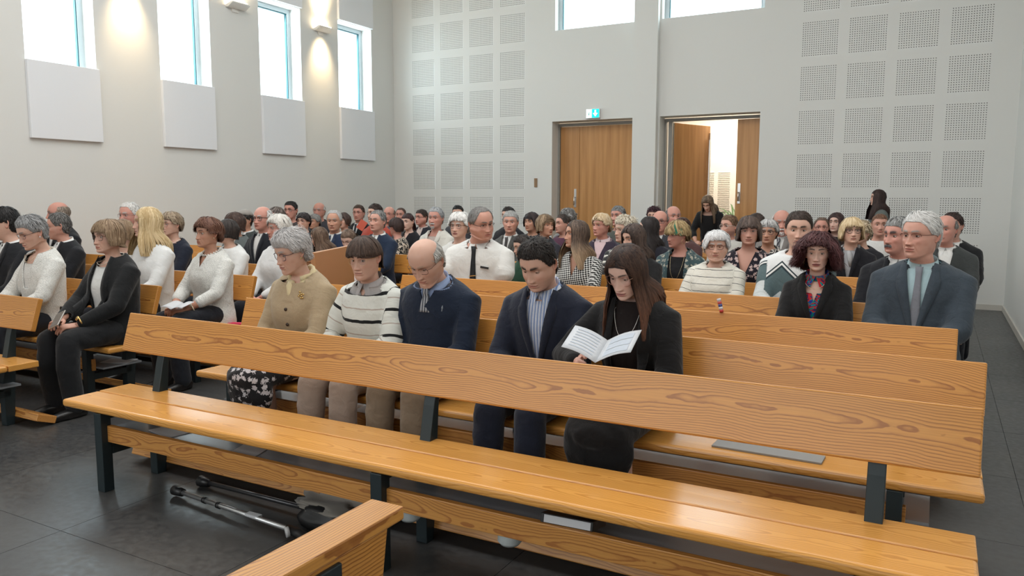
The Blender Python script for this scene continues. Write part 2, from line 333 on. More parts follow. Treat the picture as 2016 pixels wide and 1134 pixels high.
# lobby behind the open door
m = MB(); m.box(-6.3, -.7, 15.0, 15.1, 0, 3.3); m.box(-6.3, -6.2, YB + .3, 15.0, 0, 3.3); m.box(-.8, -.7, YB + .3, 15.0, 0, 3.3); tag(m.build('wall_lobby', M_wall), kind='structure')
m = MB(); m.box(-2.86, -2.74, 14.0, 15.0, 0, 3.3); tag(m.build('trim_2', M_wall), kind='structure')
m = MB(); m.box(-6.3, -.7, YB + .3, 15.1, 3.3, 3.4); tag(m.build('ceiling_lobby', M_ceil), kind='structure')
area('lobby_lamp', (-3.6, 13.9, 3.25), (-3.6, 13.9, 0), .9, .6, 45, (1, .86, .68))
m = MB()
for k in range(22):
    for s in (0, 1): m.box(-4.02 + s * .30, -3.80 + s * .30, 14.985, 15.0, 1.25 + k * .035, 1.262 + k * .035)
tag(m.build('vent_grille', plain('grille_grey', (.74, .72, .68), .6)), 'pale slotted grille on the lobby wall seen through the open door', 'grille', kind=None)
r = tag(empty('potted_plant', (-3.18, 14.05, 0)), 'spiky green yucca plant standing in the lobby beyond the open door', 'plant')
m = MB(); m.tube([(0, 0, 0), (0, 0, .02), (0, 0, .38), (0, 0, .40)], [.15, .16, .20, .20], 16); m.build('pot', plain('pot_clay', (.25, .2, .17), .6), r, smooth=True)
m = MB(); m.tube([(0, 0, .38), (.02, 0, .8), (0, .01, 1.12)], [.035, .03, .025], 8); m.build('stem', plain('yucca_bark', (.2, .13, .07), .9), r, smooth=True)
M_leafg = plain('yucca_leaf', (.05, .13, .035), .4, var=.3, bscale=8)
for k in range(30):
    a = k * 2.399; el = .25 + 1.05 * ((k * .618) % 1); Lf = .42 + .25 * random.random(); pts = []
    for t in np.linspace(0, 1, 6):
        e = el - .9 * t * t * (1.4 - el); pts.append((Lf * t * math.cos(e) * math.cos(a), Lf * t * math.cos(e) * math.sin(a), 1.05 + Lf * t * math.sin(e) + .0))
    m = MB(); V = []; F = []
    for i, p in enumerate(pts):
        w = .022 * (1 - (i / 5) ** 2) + .002; sx, sy = -math.sin(a) * w, math.cos(a) * w; V += [(p[0] - sx, p[1] - sy, p[2] + .008), (p[0], p[1], p[2]), (p[0] + sx, p[1] + sy, p[2] + .008)]
    for i in range(5): F += [(3 * i, 3 * i + 1, 3 * i + 4, 3 * i + 3), (3 * i + 1, 3 * i + 2, 3 * i + 5, 3 * i + 4)]
    m.add(V, F); m.build('leaf', M_leafg, r, smooth=True)
# ------------------------------------------------------------------ benches
M_pine = pine('pine_back'); M_pineS = pine('pine_seat', rough=.24, axis='S', pith=.06, light=(.74, .36, .085), dark=(.54, .23, .045)); M_pineD = pine('pine_shelf', light=(.60, .285, .07), dark=(.34, .12, .028), rough=.4)
M_steel = plain('dark_green_steel', srgb(38, 50, 54), .42, .2); M_shelf = plain('shelf_laminate', srgb(150, 156, 162), .22)
def board(name, mat, par, cx, cy, cz, lx, ly, lz, bevel=.006, rot=None, seg=2):
    m = MB(); m.box(-lx / 2, lx / 2, -ly / 2, ly / 2, -lz / 2, lz / 2); return m.build(name, mat, par, bevel=bevel, seg=seg, loc=(cx, cy, cz), rot=rot)
_bench_me = {}
def bench(xc, yb, Lx, label, group='pine pews', full=True):
    """xc centre x, yb world y of backrest top edge"""
    r = tag(empty('church_pew', (xc, yb - .25, 0)), label, 'bench', group); o0 = .25   # local y of back top = +.25
    key = round(Lx, 2)
    if key in _bench_me:
        for nm, me, loc, rot, mat, subs in _bench_me[key]:
            c = link(nm, me, None, r, loc, rot)
            for n2, m2, l2, r2 in subs: link(n2, m2, None, c, l2, r2)
        return r
    parts = []
    def P(o): parts.append(o); return o
    P(board('backrest', M_pine, r, 0, o0 - .045, .745, Lx, .038, .215, .007, rot=(-.30, 0, 0), seg=3))
    P(board('seat_plank', M_pineS, r, 0, -.096, .430, Lx, .205, .04, .014, seg=3)); P(board('seat_plank', M_pineS, r, 0, .104, .430, Lx, .187, .04, .005))
    P(board('shelf_board', M_pineD, r, 0, -.150, .30, Lx - .50, .028, .085, .003)); m = MB(); m.box(-(Lx - .34) / 2, (Lx - .34) / 2, -.135, .17, .272, .284); P(m.build('shelf', M_shelf, r))
    P(board('footrest', M_pineD, r, 0, .235, .052, Lx - .04, .13, .048, .004, rot=(-.35, 0, 0)))
    for s in (-1, 0, 1):
        x = s * (Lx / 2 - .29); m = MB(); m.box(x - .028, x + .028, -.198, -.142, 0, .41); m.box(x - .028, x + .028, -.142, .155, .19, .235); m.box(x - .022, x + .022, -.142, .16, .375, .41); m.box(x - .01, x + .01, .15, .25, .05, .075)
        P(m.build('leg_frame', M_steel, r, bevel=.003))
        m = MB(); m.prism_x([(.11, 0), (.166, 0), (.215, .62), (.262, .82), (.240, .828), (.175, .60), (.11, .3)], x - .028, x + .028); P(m.build('back_post', M_steel, r, bevel=.003))
    for p in parts[-6:]:
        pass
    _bench_me[key] = [(p.name.split('.')[0], p.data, tuple(p.location), tuple(p.rotation_euler), None, [(c.name.split('.')[0], c.data, tuple(c.location), tuple(c.rotation_euler)) for c in p.children]) for p in parts]
    return r
RB = dict(A=(-1.905, 2.81, 4.13), B=(-1.86, 3.61, 4.13), C=(-1.945, 4.49, 4.13), D=(-1.90, 5.35, 4.13), E=(-1.90, 6.20, 4.13), F=(-2.06, 7.06, 4.50), G=(-2.16, 7.92, 4.50), H=(-2.2, 8.78, 4.50), I=(-1.9, 9.64, 4.13), J=(-1.9, 10.5, 4.13))
RL = {2: (-7.075, 3.78, 4.13), 1: (-7.105, 2.92, 4.13), 3: (-7.02, 4.65, 4.13), 4: (-7.1, 5.50, 4.13), 5: (-7.05, 6.35, 4.13), 6: (-7.1, 7.25, 4.13), 7: (-7.1, 8.1, 4.13), 8: (-7.1, 9.0, 4.13), 9: (-7.1, 9.84, 4.13), 10: (-7.1, 10.64, 4.13)}
ordn = 'first second third fourth fifth sixth seventh eighth ninth tenth'.split()
for i, k in enumerate('ABCDEFGHIJ'):
    e = {'A': 'empty pine pew in the foreground with whole seat, shelf and back in view', 'B': 'pine pew with five seated people directly behind the empty front pew', 'C': 'empty pine pew behind the young couple, a striped pen lying on its back rail', 'D': 'pine pew carrying the red-haired woman and the grey-suited man'}.get(k, 'pine pew, %s row of the right-hand block counted from the camera' % ordn[i])
    bench(RB[k][0], RB[k][1], RB[k][2], e, 'pine pews of the right-hand block')
for k in sorted(RL):
    e = {1: 'pine pew cut off at the left edge, in front of the woman with the phone', 2: 'pine pew under the bob-haired woman in black blazer holding a phone', 3: 'pine pew under the seated woman in white lace and pearls'}.get(k, 'pine pew, %s row of the left-hand block counted from the camera' % ordn[k - 1])
    bench(RL[k][0], RL[k][1], RL[k][2], e, 'pine pews of the left-hand block')
# side pew end in the foreground (runs towards the camera)
r = tag(empty('side_pew', (-1.0, .35, 0)), 'end of a side pew with flat capping board at the bottom of the photo', 'bench')
M_pineY = pine('pine_cap', axis='Y', rough=.3, pith=.05, freq=120); 
board('cap_board', M_pineY, r, .0, 0, .838, .088, 1.86, .03, .005)
m = MB(); m.box(-.018, .018, -.90, .90, -.16, .16); m.build('backrest', M_pineY, r, bevel=.004, loc=(-.002, -.015, .665), rot=(0, .12, 0))
for y in (.70, -.6):
    m = MB(); m.box(.014, .042, y - .035, y + .035, 0, .81); p = m.build('back_post', M_steel, r, bevel=.003)
    m = MB(); m.tube([(.041, y, .76), (.048, y, .76)], .010, 10); m.build('bolt', M_chrome, p)
board('seat_plank', M_pineY, r, -.26, 0, .43, .40, 1.8, .04, .006)
for y in (.70, -.6):
    m = MB(); m.box(-.44, -.385, y - .028, y + .028, 0, .41); m.box(-.385, .014, y - .022, y + .022, .37, .41); m.build('leg_frame', M_steel, r, bevel=.003)
# turned wooden desk panel in the aisle
r = tag(empty('reading_desk', (-4.43, 5.0, 0), 0), 'plain veneered wooden desk panel standing turned in the aisle behind the striped sweater', 'desk')

# ------------------------------------------------------------------ people: heads
HC = np.array([  # zf,   yf,    zs,   w,    ys,   zb,   yb
 [.1135, .012, .1135, .001, .012, .1135, .012],
 [.1100,-.020, .1095, .027, .012, .1085, .044],
 [.0970,-.046, .0970, .048, .012, .0940, .071],
 [.0730,-.0705,.0740, .0675,.012, .0660, .094],
 [.0460,-.0830,.0460, .0770,.012, .0360, .105],
 [.0230,-.0870,.0200, .0800,.012, .0050, .105],
 [.0000,-.0830,-.001, .0785,.010,-.0200, .098],
 [-.0220,-.0840,-.019,.0765,.006,-.0400, .088],
 [-.0450,-.0865,-.036,.0735,.004,-.0550, .079],
 [-.0680,-.0870,-.052,.0700,.006,-.0680, .073],
 [-.0880,-.0850,-.064,.0660,.008,-.0780, .070],
 [-.1030,-.0845,-.075,.0620,.010,-.0860, .068],
 [-.1130,-.0740,-.083,.0585,.012,-.0930, .068],
 [-.1190,-.0520,-.095,.0555,.014,-.1020, .066],
 [-.1280,-.0340,-.115,.0550,.018,-.1170, .068],
 [-.1480,-.0290,-.140,.0565,.024,-.1350, .074],
 [-.1700,-.0300,-.160,.0680,.030,-.1530, .090],
 [-.1930,-.0380,-.178,.0980,.034,-.1700, .104],
 [-.2250,-.0550,-.200,.1420,.036,-.1950, .118],
 [-.2900,-.0850,-.285,.1600,.036,-.2900, .125],
 [-.3700,-.1000,-.370,.1450,.030,-.3700, .110],
 [-.4500,-.0800,-.450,.1250,.030,-.4500, .095],
 [-.4600,.0200, -.460,.0200,.030,-.4600, .040]])
def cr(tab, v):
    n = len(tab); v = np.clip(v, 0, n - 1 - 1e-6); i = v.astype(int); t = (v - i)[..., None]
    p0 = tab[np.clip(i - 1, 0, n - 1)]; p1 = tab[i]; p2 = tab[np.clip(i + 1, 0, n - 1)]; p3 = tab[np.clip(i + 2, 0, n - 1)]
    return .5 * (2 * p1 + (p2 - p0) * t + (2 * p0 - 5 * p1 + 4 * p2 - p3) * t * t + (3 * p1 - p0 - 3 * p2 + p3) * t ** 3)
def htab(P):
    T = HC.copy(); fw = P.get('fw', 1.0); jw = P.get('jw', 1.0); ck = P.get('cheek', 0.0); nk = P.get('neck', 1.0); dj = P.get('dchin', 0.0)
    T[:13, 3] *= fw; T[8:13, 3] *= jw; T[7:11, 3] += ck * .006; T[12:17, 3] *= nk; T[13:17, 1] = .03 + (T[13:17, 1] - .03) * nk
    T[12:15, 1] -= dj * .018; T[12:15, 0] -= dj * .010; T[11:13, 3] += dj * .006
    if P.get('child'): T[5:13, 0] *= .90; T[:, 3] *= .97
    T[17:22, 3] *= P.get('sw', 1.0); return T
def S(T, th, v, hd=None):
    th, v = np.broadcast_arrays(np.asarray(th, float), np.asarray(v, float)); c = cr(T, v); zf, yf, zs, w, ys, zb, yb = [c[..., i] for i in range(7)]
    a = np.abs(th); co = np.cos(a); si = np.sin(a); fr = co > 0; ac = np.abs(co); pf = np.clip(ac, 1e-9, 1) ** .88
    x = w * si * np.sign(th); y = np.where(fr, ys + (yf - ys) * pf, ys + (yb - ys) * ac); z = np.where(fr, zs + (zf - zs) * ac ** 1.1, zs + (zb - zs) * ac)
    return np.stack([x, y, z], -1)
def G(x, s): return np.exp(-(x / s) ** 2)
def vnoise(p, seed=0):
    p = np.asarray(p, float); i = np.floor(p).astype(np.int64); f = p - i; f = f * f * (3 - 2 * f); out = 0
    for dx in (0, 1):
        for dy in (0, 1):
            for dz in (0, 1):
                h = ((i[..., 0] + dx) * 374761393 + (i[..., 1] + dy) * 668265263 + (i[..., 2] + dz) * 2147483647 + seed * 1274126177) & 0xffffffff
                h = (h ^ (h >> 13)) * 1274126177 & 0xffffffff; h = (h ^ (h >> 16)) & 0xffff
                out = out + (h / 65535.0) * (f[..., 0] if dx else 1 - f[..., 0]) * (f[..., 1] if dy else 1 - f[..., 1]) * (f[..., 2] if dz else 1 - f[..., 2])
    return out - .5
def face_disp(P3, th, P):
    x, y, z = P3[..., 0].copy(), P3[..., 1], P3[..., 2]; fr = np.clip((np.cos(th) - .15) * 3, 0, 1) * (y < .0); ax = np.abs(x); d = np.zeros_like(x)
    ks = .90 if P.get('child') else 1.0
    zz = z / ks; age = P.get('age', .3); ns = P.get('nose', 1.0)
    t = np.clip((-zz + .010) / .052, 0, 1); h = (.004 + .0170 * t ** 1.3) * ns; h = np.where(zz < -.0425, h * np.clip((zz + .0535) / .011, 0, 1) ** .6, h); h = h * np.clip((.016 - zz) / .018, 0, 1)
    sg = .0074 + .0055 * t; d += h * G(x, sg) + .0085 * ns * G(ax - .0135 * P.get('nosew', 1), .0062) * G(zz + .0435, .0072)
    d -= .0115 * G(ax - .031, .0175) * G(zz - .0005, .0135) * (1 - .5 * G(x, .01))
    d += (.0038 + P.get('brow', 0) * .002) * G(ax - .026, .021) * G(zz - .0205, .0075) * G(x, .055)
    d += .0045 * G(ax - .044, .017) * G(zz + .028, .015); d -= .0025 * G(ax - .050, .014) * G(zz + .060, .02) * (1 - P.get('cheek', 0))
    lw = np.clip(1 - (ax / .0265) ** 2, 0, 1); ml = -.0700 + P.get('smile', 0) * (ax / .025) ** 2 * .004
    d += (.0062 * G(zz - (ml + .0048), .0046) + .0072 * G(zz - (ml - .0058), .0052)) * lw ** .6 * P.get('lips', 1.0)
    d -= .0050 * G(zz - ml, .0017) * lw ** .35; d -= .0025 * G(zz - (ml - .0165), .006) * G(x, .022); d += .0045 * G(zz + .101 * 1, .011) * G(x, .017)
    d -= .0012 * G(x, .0035) * G(zz + .059, .006)
    nl = np.interp(zz, [-.085, -.072, -.045, -.035], [.036, .033, .0205, .018]); m = np.clip((zz + .088) / .012, 0, 1) * np.clip((-.034 - zz) / .01, 0, 1)
    d -= (.0007 + .0022 * age) * G(ax - nl, .0032) * m; d += .0016 * age * G(ax - nl - .008, .008) * m
    d -= .0010 * age * G(ax - .031, .014) * G(zz + .0150, .0028)
    if age > .6:
        for k, q in enumerate((.036, .045, .054)): d -= .0009 * G(zz - q - .002 * np.sin(ax * 60 + k), .0018) * G(x, .036)
        d += .0018 * vnoise(np.stack([x * 60, y * 60, z * 60], -1), 3) * (zz < -.02)
    return d * fr
HL = lambda th, f, tm, s, b: np.interp(np.abs(th) * 180 / PI, [0, 28, 45, 62, 74, 90, 102, 118, 180], [f, f, f + .15, tm, s, s, s + .5, b - 1.5, b])
def skin_rgb(tone): return np.array({'fair': srgb(216, 174, 154), 'pale': srgb(222, 184, 168), 'ruddy': srgb(208, 158, 140), 'tan': srgb(198, 150, 126), 'red': srgb(206, 150, 134)}[tone])
LOD = {0: (116, 96), 1: (72, 58), 2: (46, 36)}
def build_head(P, lod):
    T = htab(P); n, m = LOD[lod]; t = (np.arange(n) / n) * 2 - 1; th = PI * np.sign(t) * (.42 * np.abs(t) + .58 * np.abs(t) ** 2)
    knots = {0: (12, 10, 50, 20, 4)}.get(lod, None)
    def seg(a, b, k): return np.linspace(a, b, k, endpoint=False)
    q = m / 96.0; v = np.concatenate([seg(.0, 4.4, int(14 * q)), seg(4.4, 11.6, int(58 * q)), seg(11.6, 17, int(12 * q)), seg(17, 22, int(10 * q)), [22.0]])
    m = len(v); TH, Vv = np.meshgrid(th, v); X = S(T, TH, Vv); d = face_disp(X, TH, P); X[..., 1] -= d
    if P.get('age', 0) > .55: X[..., 0] += .0 * d
    # ears side bump handled apart
    F = np.array([[i * n + j, i * n + (j + 1) % n, (i + 1) * n + (j + 1) % n, (i + 1) * n + j] for i in range(m - 1) for j in range(n)])[:, ::-1]
    base = skin_rgb(P.get('tone', 'fair')); C = np.tile(base, (m, n, 1)); x, y, z = X[..., 0], X[..., 1], X[..., 2]; ax = np.abs(x); zz = z / (.9 if P.get('child') else 1); fr = (np.cos(TH) > .2)
    def mix(C, col, a): a = np.clip(a, 0, 1)[..., None]; return C * (1 - a) + np.array(col) * a
    red = np.array([base[0] * .98, base[1] * .70, base[2] * .68]); C = mix(C, red, .32 * (G(ax - .040, .02) * G(zz + .03, .02) + .8 * G(x, .012) * G(zz + .042, .012)) * fr)
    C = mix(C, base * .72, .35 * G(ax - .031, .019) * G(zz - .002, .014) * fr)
    age = P.get('age', .3)
    if age > .4: C = mix(C, base * np.array([.85, .7, .66]), age * .5 * np.clip(vnoise(X * 45, 5) * 2, 0, 1))
    lw = np.clip(1 - (ax / .0270) ** 2, 0, 1); ml = -.0700 + P.get('smile', 0) * (ax / .025) ** 2 * .004; lip = np.array(P.get('lipc', tuple(base * np.array([.78, .48, .48]))))
    lm = (np.clip((zz - (ml - .0110 * lw ** .7)) / .0018, 0, 1) * np.clip(((ml + .0088 * lw ** .7) - zz) / .0018, 0, 1)) * (lw > .02); C = mix(C, lip, lm * P.get('lipm', .88) * fr)
    C = mix(C, base * .18, .85 * G(zz - ml, .0013 if lod == 0 else .0022) * (lw > .03) * fr)
    C = mix(C, base * .12, .8 * G(ax - .0065, .0032) * G(zz + .0505, .0028) * fr)
    bw = np.array(P.get('browc', P.get('hairc', (.1, .06, .04)))); bz = .0215 + P.get('browup', 0) + .004 * np.sin((ax - .010) / .036 * PI * .75) ; bt = P.get('browt', 1.0)
    bm_ = np.clip((ax - .009) / .004, 0, 1) * np.clip((.051 - ax) / .014, 0, 1) * G(zz - bz, (.0045 if lod == 0 else .0056) * bt) * (.85 + .5 * vnoise(X * 900, 9)); bm_ = np.clip(bm_ * 1.7, 0, 1); C = mix(C, bw * .8, bm_ * P.get('browa', .95) * fr)
    if P.get('stubble'): C = mix(C, base * np.array([.5, .48, .5]), P['stubble'] * np.clip((-.048 - zz) / .01, 0, 1) * np.clip((ax * 0 + .125 + zz) / .01, 0, 1) * (np.cos(TH) > -.2))
    hc = np.array(P.get('hairc', (.1, .06, .04))); ve = hairend(TH, P); sc = np.clip((ve - .25 - Vv) / .5, 0, 1)
    if P.get('bald', 0): sc = sc * np.clip((Vv - baldst(TH, P)) / .8, 0, 1)
    C = mix(C, hc * .8 + base * .2, sc * P.get('scalp', .9))
    Vt = X.reshape(-1, 3); Ct = C.reshape(-1, 3); vr = np.repeat(v, n)
    parts = [(Vt, F, Ct, vr)]
    # eye lids
    eyes = []; op = P.get('eye', 1.0); R = .0122
    for s in (-1, 1):
        msk = (np.abs(Vt[:, 0] - s * .031) < .006) & (np.abs(Vt[:, 2] - 0.0) < .006) & (Vt[:, 1] < 0); ysf = Vt[msk, 1].mean() if msk.any() else -.064
        c = np.array([s * .0310, ysf + R - .0062, -.0005]); eyes.append(c); nu, nv = {0: (20, 9), 1: (12, 6), 2: (8, 4)}[lod]
        ph = np.linspace(-68, 68, nu) * PI / 180; rel = 1 - (np.abs(ph) / (68 * PI / 180)) ** 2.2
        eu = (-3 + (3 + 22 * op if op > .05 else -10) * rel) * PI / 180; el = (-4 - (17 if op > .3 else 15) * rel) * PI / 180
        for up in (1, 0):
            e0 = eu if up else el; e1 = (80 if up else -74) * PI / 180; k = np.linspace(0, 1, nv)[:, None]; E_ = e0[None] * (1 - k) + e1 * k; RR = (R + .0011) * np.ones_like(E_); RR[0] = R + .0002
            pts = np.stack([c[0] + RR * np.cos(E_) * np.sin(ph), c[1] - RR * np.cos(E_) * np.cos(ph), c[2] + RR * np.sin(E_)], -1)
            f = np.array([[i * nu + j, i * nu + j + 1, (i + 1) * nu + j + 1, (i + 1) * nu + j] for i in range(nv - 1) for j in range(nu - 1)])
            if not up: f = f[:, ::-1]
            cc = np.tile(base * .86, (nv, nu, 1)); cc[0] = base * (.12 if up else .45); cc[1] = base * (.60 if up else .75)
            if P.get('shadow') and up: cc[1:4] = cc[1:4] * .6 + np.array(P['shadow']) * .4
            parts.append((pts.reshape(-1, 3), f, cc.reshape(-1, 3), np.full(nu * nv, 5.0)))
    # ears
    if not P.get('noears'):
        for s in (-1, 1):
            nu, nv = {0: (22, 8), 1: (14, 5), 2: (10, 4)}[lod]; a = np.linspace(0, 2 * PI, nu, endpoint=False); r = np.linspace(0, 1, nv); Rr, A = np.meshgrid(r, a, indexing='ij')
            ey = .0165 * Rr * np.cos(A) * (1 + .12 * np.sin(A)); ez = .031 * Rr * np.sin(A); ey += .004 * Rr * np.sin(A)
            prof = -.004 + .0135 * np.clip((Rr - .25) / .6, 0, 1) ** 1.3 - .006 * np.clip((Rr - .86) / .14, 0, 1); lobe = np.clip((-ez - .014) / .01, 0, 1); prof = prof * (1 - .35 * lobe) ; tilt = (ey + .01) * .42
            ex = prof + np.clip(tilt, -.002, .012); p = np.stack([s * (.0725 * P.get('fw', 1) + ex), .016 + ey, -.008 + ez], -1).reshape(-1, 3)
            rim = p.reshape(nv, nu, 3)[-1].copy(); rim[:, 0] = s * (.066 * P.get('fw', 1)); rim[:, 1] -= .002; p = np.concatenate([p, rim])
            f = np.array([[i * nu + j, i * nu + (j + 1) % nu, (i + 1) * nu + (j + 1) % nu, (i + 1) * nu + j] for i in range(nv) for j in range(nu)])
            if s < 0: f = f[:, ::-1]
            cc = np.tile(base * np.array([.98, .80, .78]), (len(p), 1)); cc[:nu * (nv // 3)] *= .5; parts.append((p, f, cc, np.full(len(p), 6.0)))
    Vs = []; Fs = []; Cs = []; Ws = []; b = 0
    for p, f, c, w in parts: Vs.append(p); Fs.append(f + b); Cs.append(c); Ws.append(w); b += len(p)
    return T, np.concatenate(Vs), np.concatenate(Fs), np.concatenate(Cs), np.concatenate(Ws), eyes
def rotm(yaw, pitch, roll=0):
    # yaw + : towards person's right (-x); pitch + : looking down
    cy, sy = math.cos(-yaw), math.sin(-yaw); cp, sp = math.cos(pitch), math.sin(pitch); cr_, sr = math.cos(roll), math.sin(roll)
    Rz = np.array([[cy, -sy, 0], [sy, cy, 0], [0, 0, 1]]); Rx = np.array([[1, 0, 0], [0, cp, -sp], [0, sp, cp]]); Ry = np.array([[cr_, 0, sr], [0, 1, 0], [-sr, 0, cr_]])
    return Rz @ Rx @ Ry
PIV = np.array([0, .035, -.105])
def pose(V, w, P):
    """rotate head part about neck pivot; w weight 0..1 per vertex"""
    yaw, pit, rol = [math.radians(P.get(k, 0)) for k in ('yaw', 'pitch', 'roll')]; out = V.copy(); ks = np.round(w * 10).astype(int)
    for k in range(1, 11):
        m = ks == k
        if m.any(): f = k / 10; out[m] = (V[m] - PIV) @ rotm(yaw * f, pit * f, rol * f).T + PIV
    # smooth between the steps
    return out
def pose_s(V, w, P):
    yaw, pit, rol = [math.radians(P.get(k, 0)) for k in ('yaw', 'pitch', 'roll')]; q = V - PIV
    a = (-yaw * w); b = pit * w; c = rol * w
    x = q[:, 0] * np.cos(c) + q[:, 2] * np.sin(c); z = -q[:, 0] * np.sin(c) + q[:, 2] * np.cos(c); y = q[:, 1]
    y, z = y * np.cos(b) - z * np.sin(b), y * np.sin(b) + z * np.cos(b)
    x, y = x * np.cos(a) - y * np.sin(a), x * np.sin(a) + y * np.cos(a)
    return np.stack([x, y, z], -1) + PIV
def wgt(vr): return np.clip((17.5 - vr) / 4.5, 0, 1) ** 1.0
# ------------------------------------------------------------------ hair
def hairend(th, P):
    st = P.get('hair', 'short'); f = P.get('fr', 3.35)
    if st in ('short', 'buzz', 'bald', 'curly', 'pony'): return HL(th, f, 4.1, 5.6 if not P.get('burn') else 6.6, 11.0)
    return HL(th, f, 4.4, 6.3, 11.0)
def baldst(th, P):
    b = P.get('bald', 0); a = np.abs(th) * 180 / PI
    return np.interp(a, [0, 50, 80, 130, 180], [12, 12, 3.3 * b + .3, 2.9 * b, 3.2 * b])
STY = {  # off top, off side, off back, strand len(v units), width, hang z front, side, back (None= scalp), thmin, curl, lift
 'short': dict(ot=.012, os=.006, ob=.009, ln=1.6, cw=.0035, curl=.0, lift=.006, hang=None),
 'buzz': dict(ot=.005, os=.003, ob=.004, ln=.7, cw=.002, curl=.0, lift=.003, hang=None),
 'bald': dict(ot=.001, os=.011, ob=.010, ln=1.3, cw=.003, curl=.0, lift=.003, hang=None),
 'curly': dict(ot=.026, os=.018, ob=.022, ln=1.6, cw=.004, curl=.008, lift=.012, hang=None),
 'afro': dict(ot=.030, os=.038, ob=.035, ln=2.0, cw=.0035, curl=.010, lift=.018, hang=(.052, -.10, -.13), thm=58),
 'bob': dict(ot=.016, os=.017, ob=.018, ln=9, cw=.005, curl=.001, lift=.002, hang=(.040, -.075, -.085), thm=60),
 'crop': dict(ot=.021, os=.014, ob=.018, ln=9, cw=.0045, curl=.003, lift=.007, hang=(.052, -.010, -.070), thm=66),
 'bowl': dict(ot=.016, os=.014, ob=.016, ln=9, cw=.005, curl=.000, lift=.002, hang=(.036, .0, -.085), thm=62),
 'long': dict(ot=.012, os=.012, ob=.016, ln=20, cw=.006, curl=.002, lift=.001, hang=(.062, -.33, -.32), thm=52),
 'pony': dict(ot=.007, os=.005, ob=.007, ln=3, cw=.004, curl=.0, lift=.001, hang=None),
}
def hair_off(th, v, st):
    a = np.abs(th); side = np.exp(-((a - PI / 2) / .9) ** 2); top = np.clip(1 - v / 4.2, 0, 1) ** .6; o = st['ob'] * (1 - side) * (a > PI / 2) + st['os'] * np.maximum(side, (a <= PI / 2) * 1.0 * (1 - top)); o = np.where(a <= PI / 2, st['os'] * (1 - top) , o)
    return o * (1 - top) + st['ot'] * top
def hair_pos(T, th, v, off, st, vh=5.4):
    """v<=vh on the scalp, beyond: hanging, .02 m per unit"""
    hang = st['hang'] is not None
    if not hang:
        b = S(T, th, np.minimum(v, 12)); c = np.array([0, .012, .02]); d = b - c; d[..., 2] *= np.where(v > 5, .1, 1); d /= np.linalg.norm(d, axis=-1, keepdims=True); return b + d * off[..., None]
    vv = np.minimum(v, vh); b = S(T, th, vv); c = np.array([0, .012, .02]); d = b - c; d[..., 2] *= np.where(v > 4.4, .3, 1); d /= np.linalg.norm(d, axis=-1, keepdims=True); p = b + d * off[..., None]
    dr = np.maximum(v - vh, 0) * .02; p[..., 2] -= dr; fr = np.clip((PI / 2 + .25 - np.abs(th)) / .5, 0, 1); s = np.clip((dr - .05) / .13, 0, 1); s = s * s * (3 - 2 * s); tuck = st.get('tuck', 0)
    p[..., 1] += -fr * s * .040 - fr * s * .25 * np.clip(dr - .16, 0, 1) + (1 - fr) * (s * .055 * (dr > .02) - np.clip(1 - np.abs(dr - .07) / .07, 0, 1) * .022)
    p[..., 0] *= 1 + s * .12 * fr + (1 - fr) * s * .35 ; p[..., 0] += np.sign(th) * fr * s * .012
    p[..., 0] *= 1 - tuck * np.clip(dr / .08, 0, 1) * .25; p[..., 1] -= (1 - fr) * tuck * np.clip(dr / .08, 0, 1) * .02
    return p
def z2v(z): return np.where(z > .07, 3 * (.1135 - z) / .0435, np.where(z > 0, 3 + (.072 - z) / .024, 6 - z / .02 * 1.0 - .6 * 0))
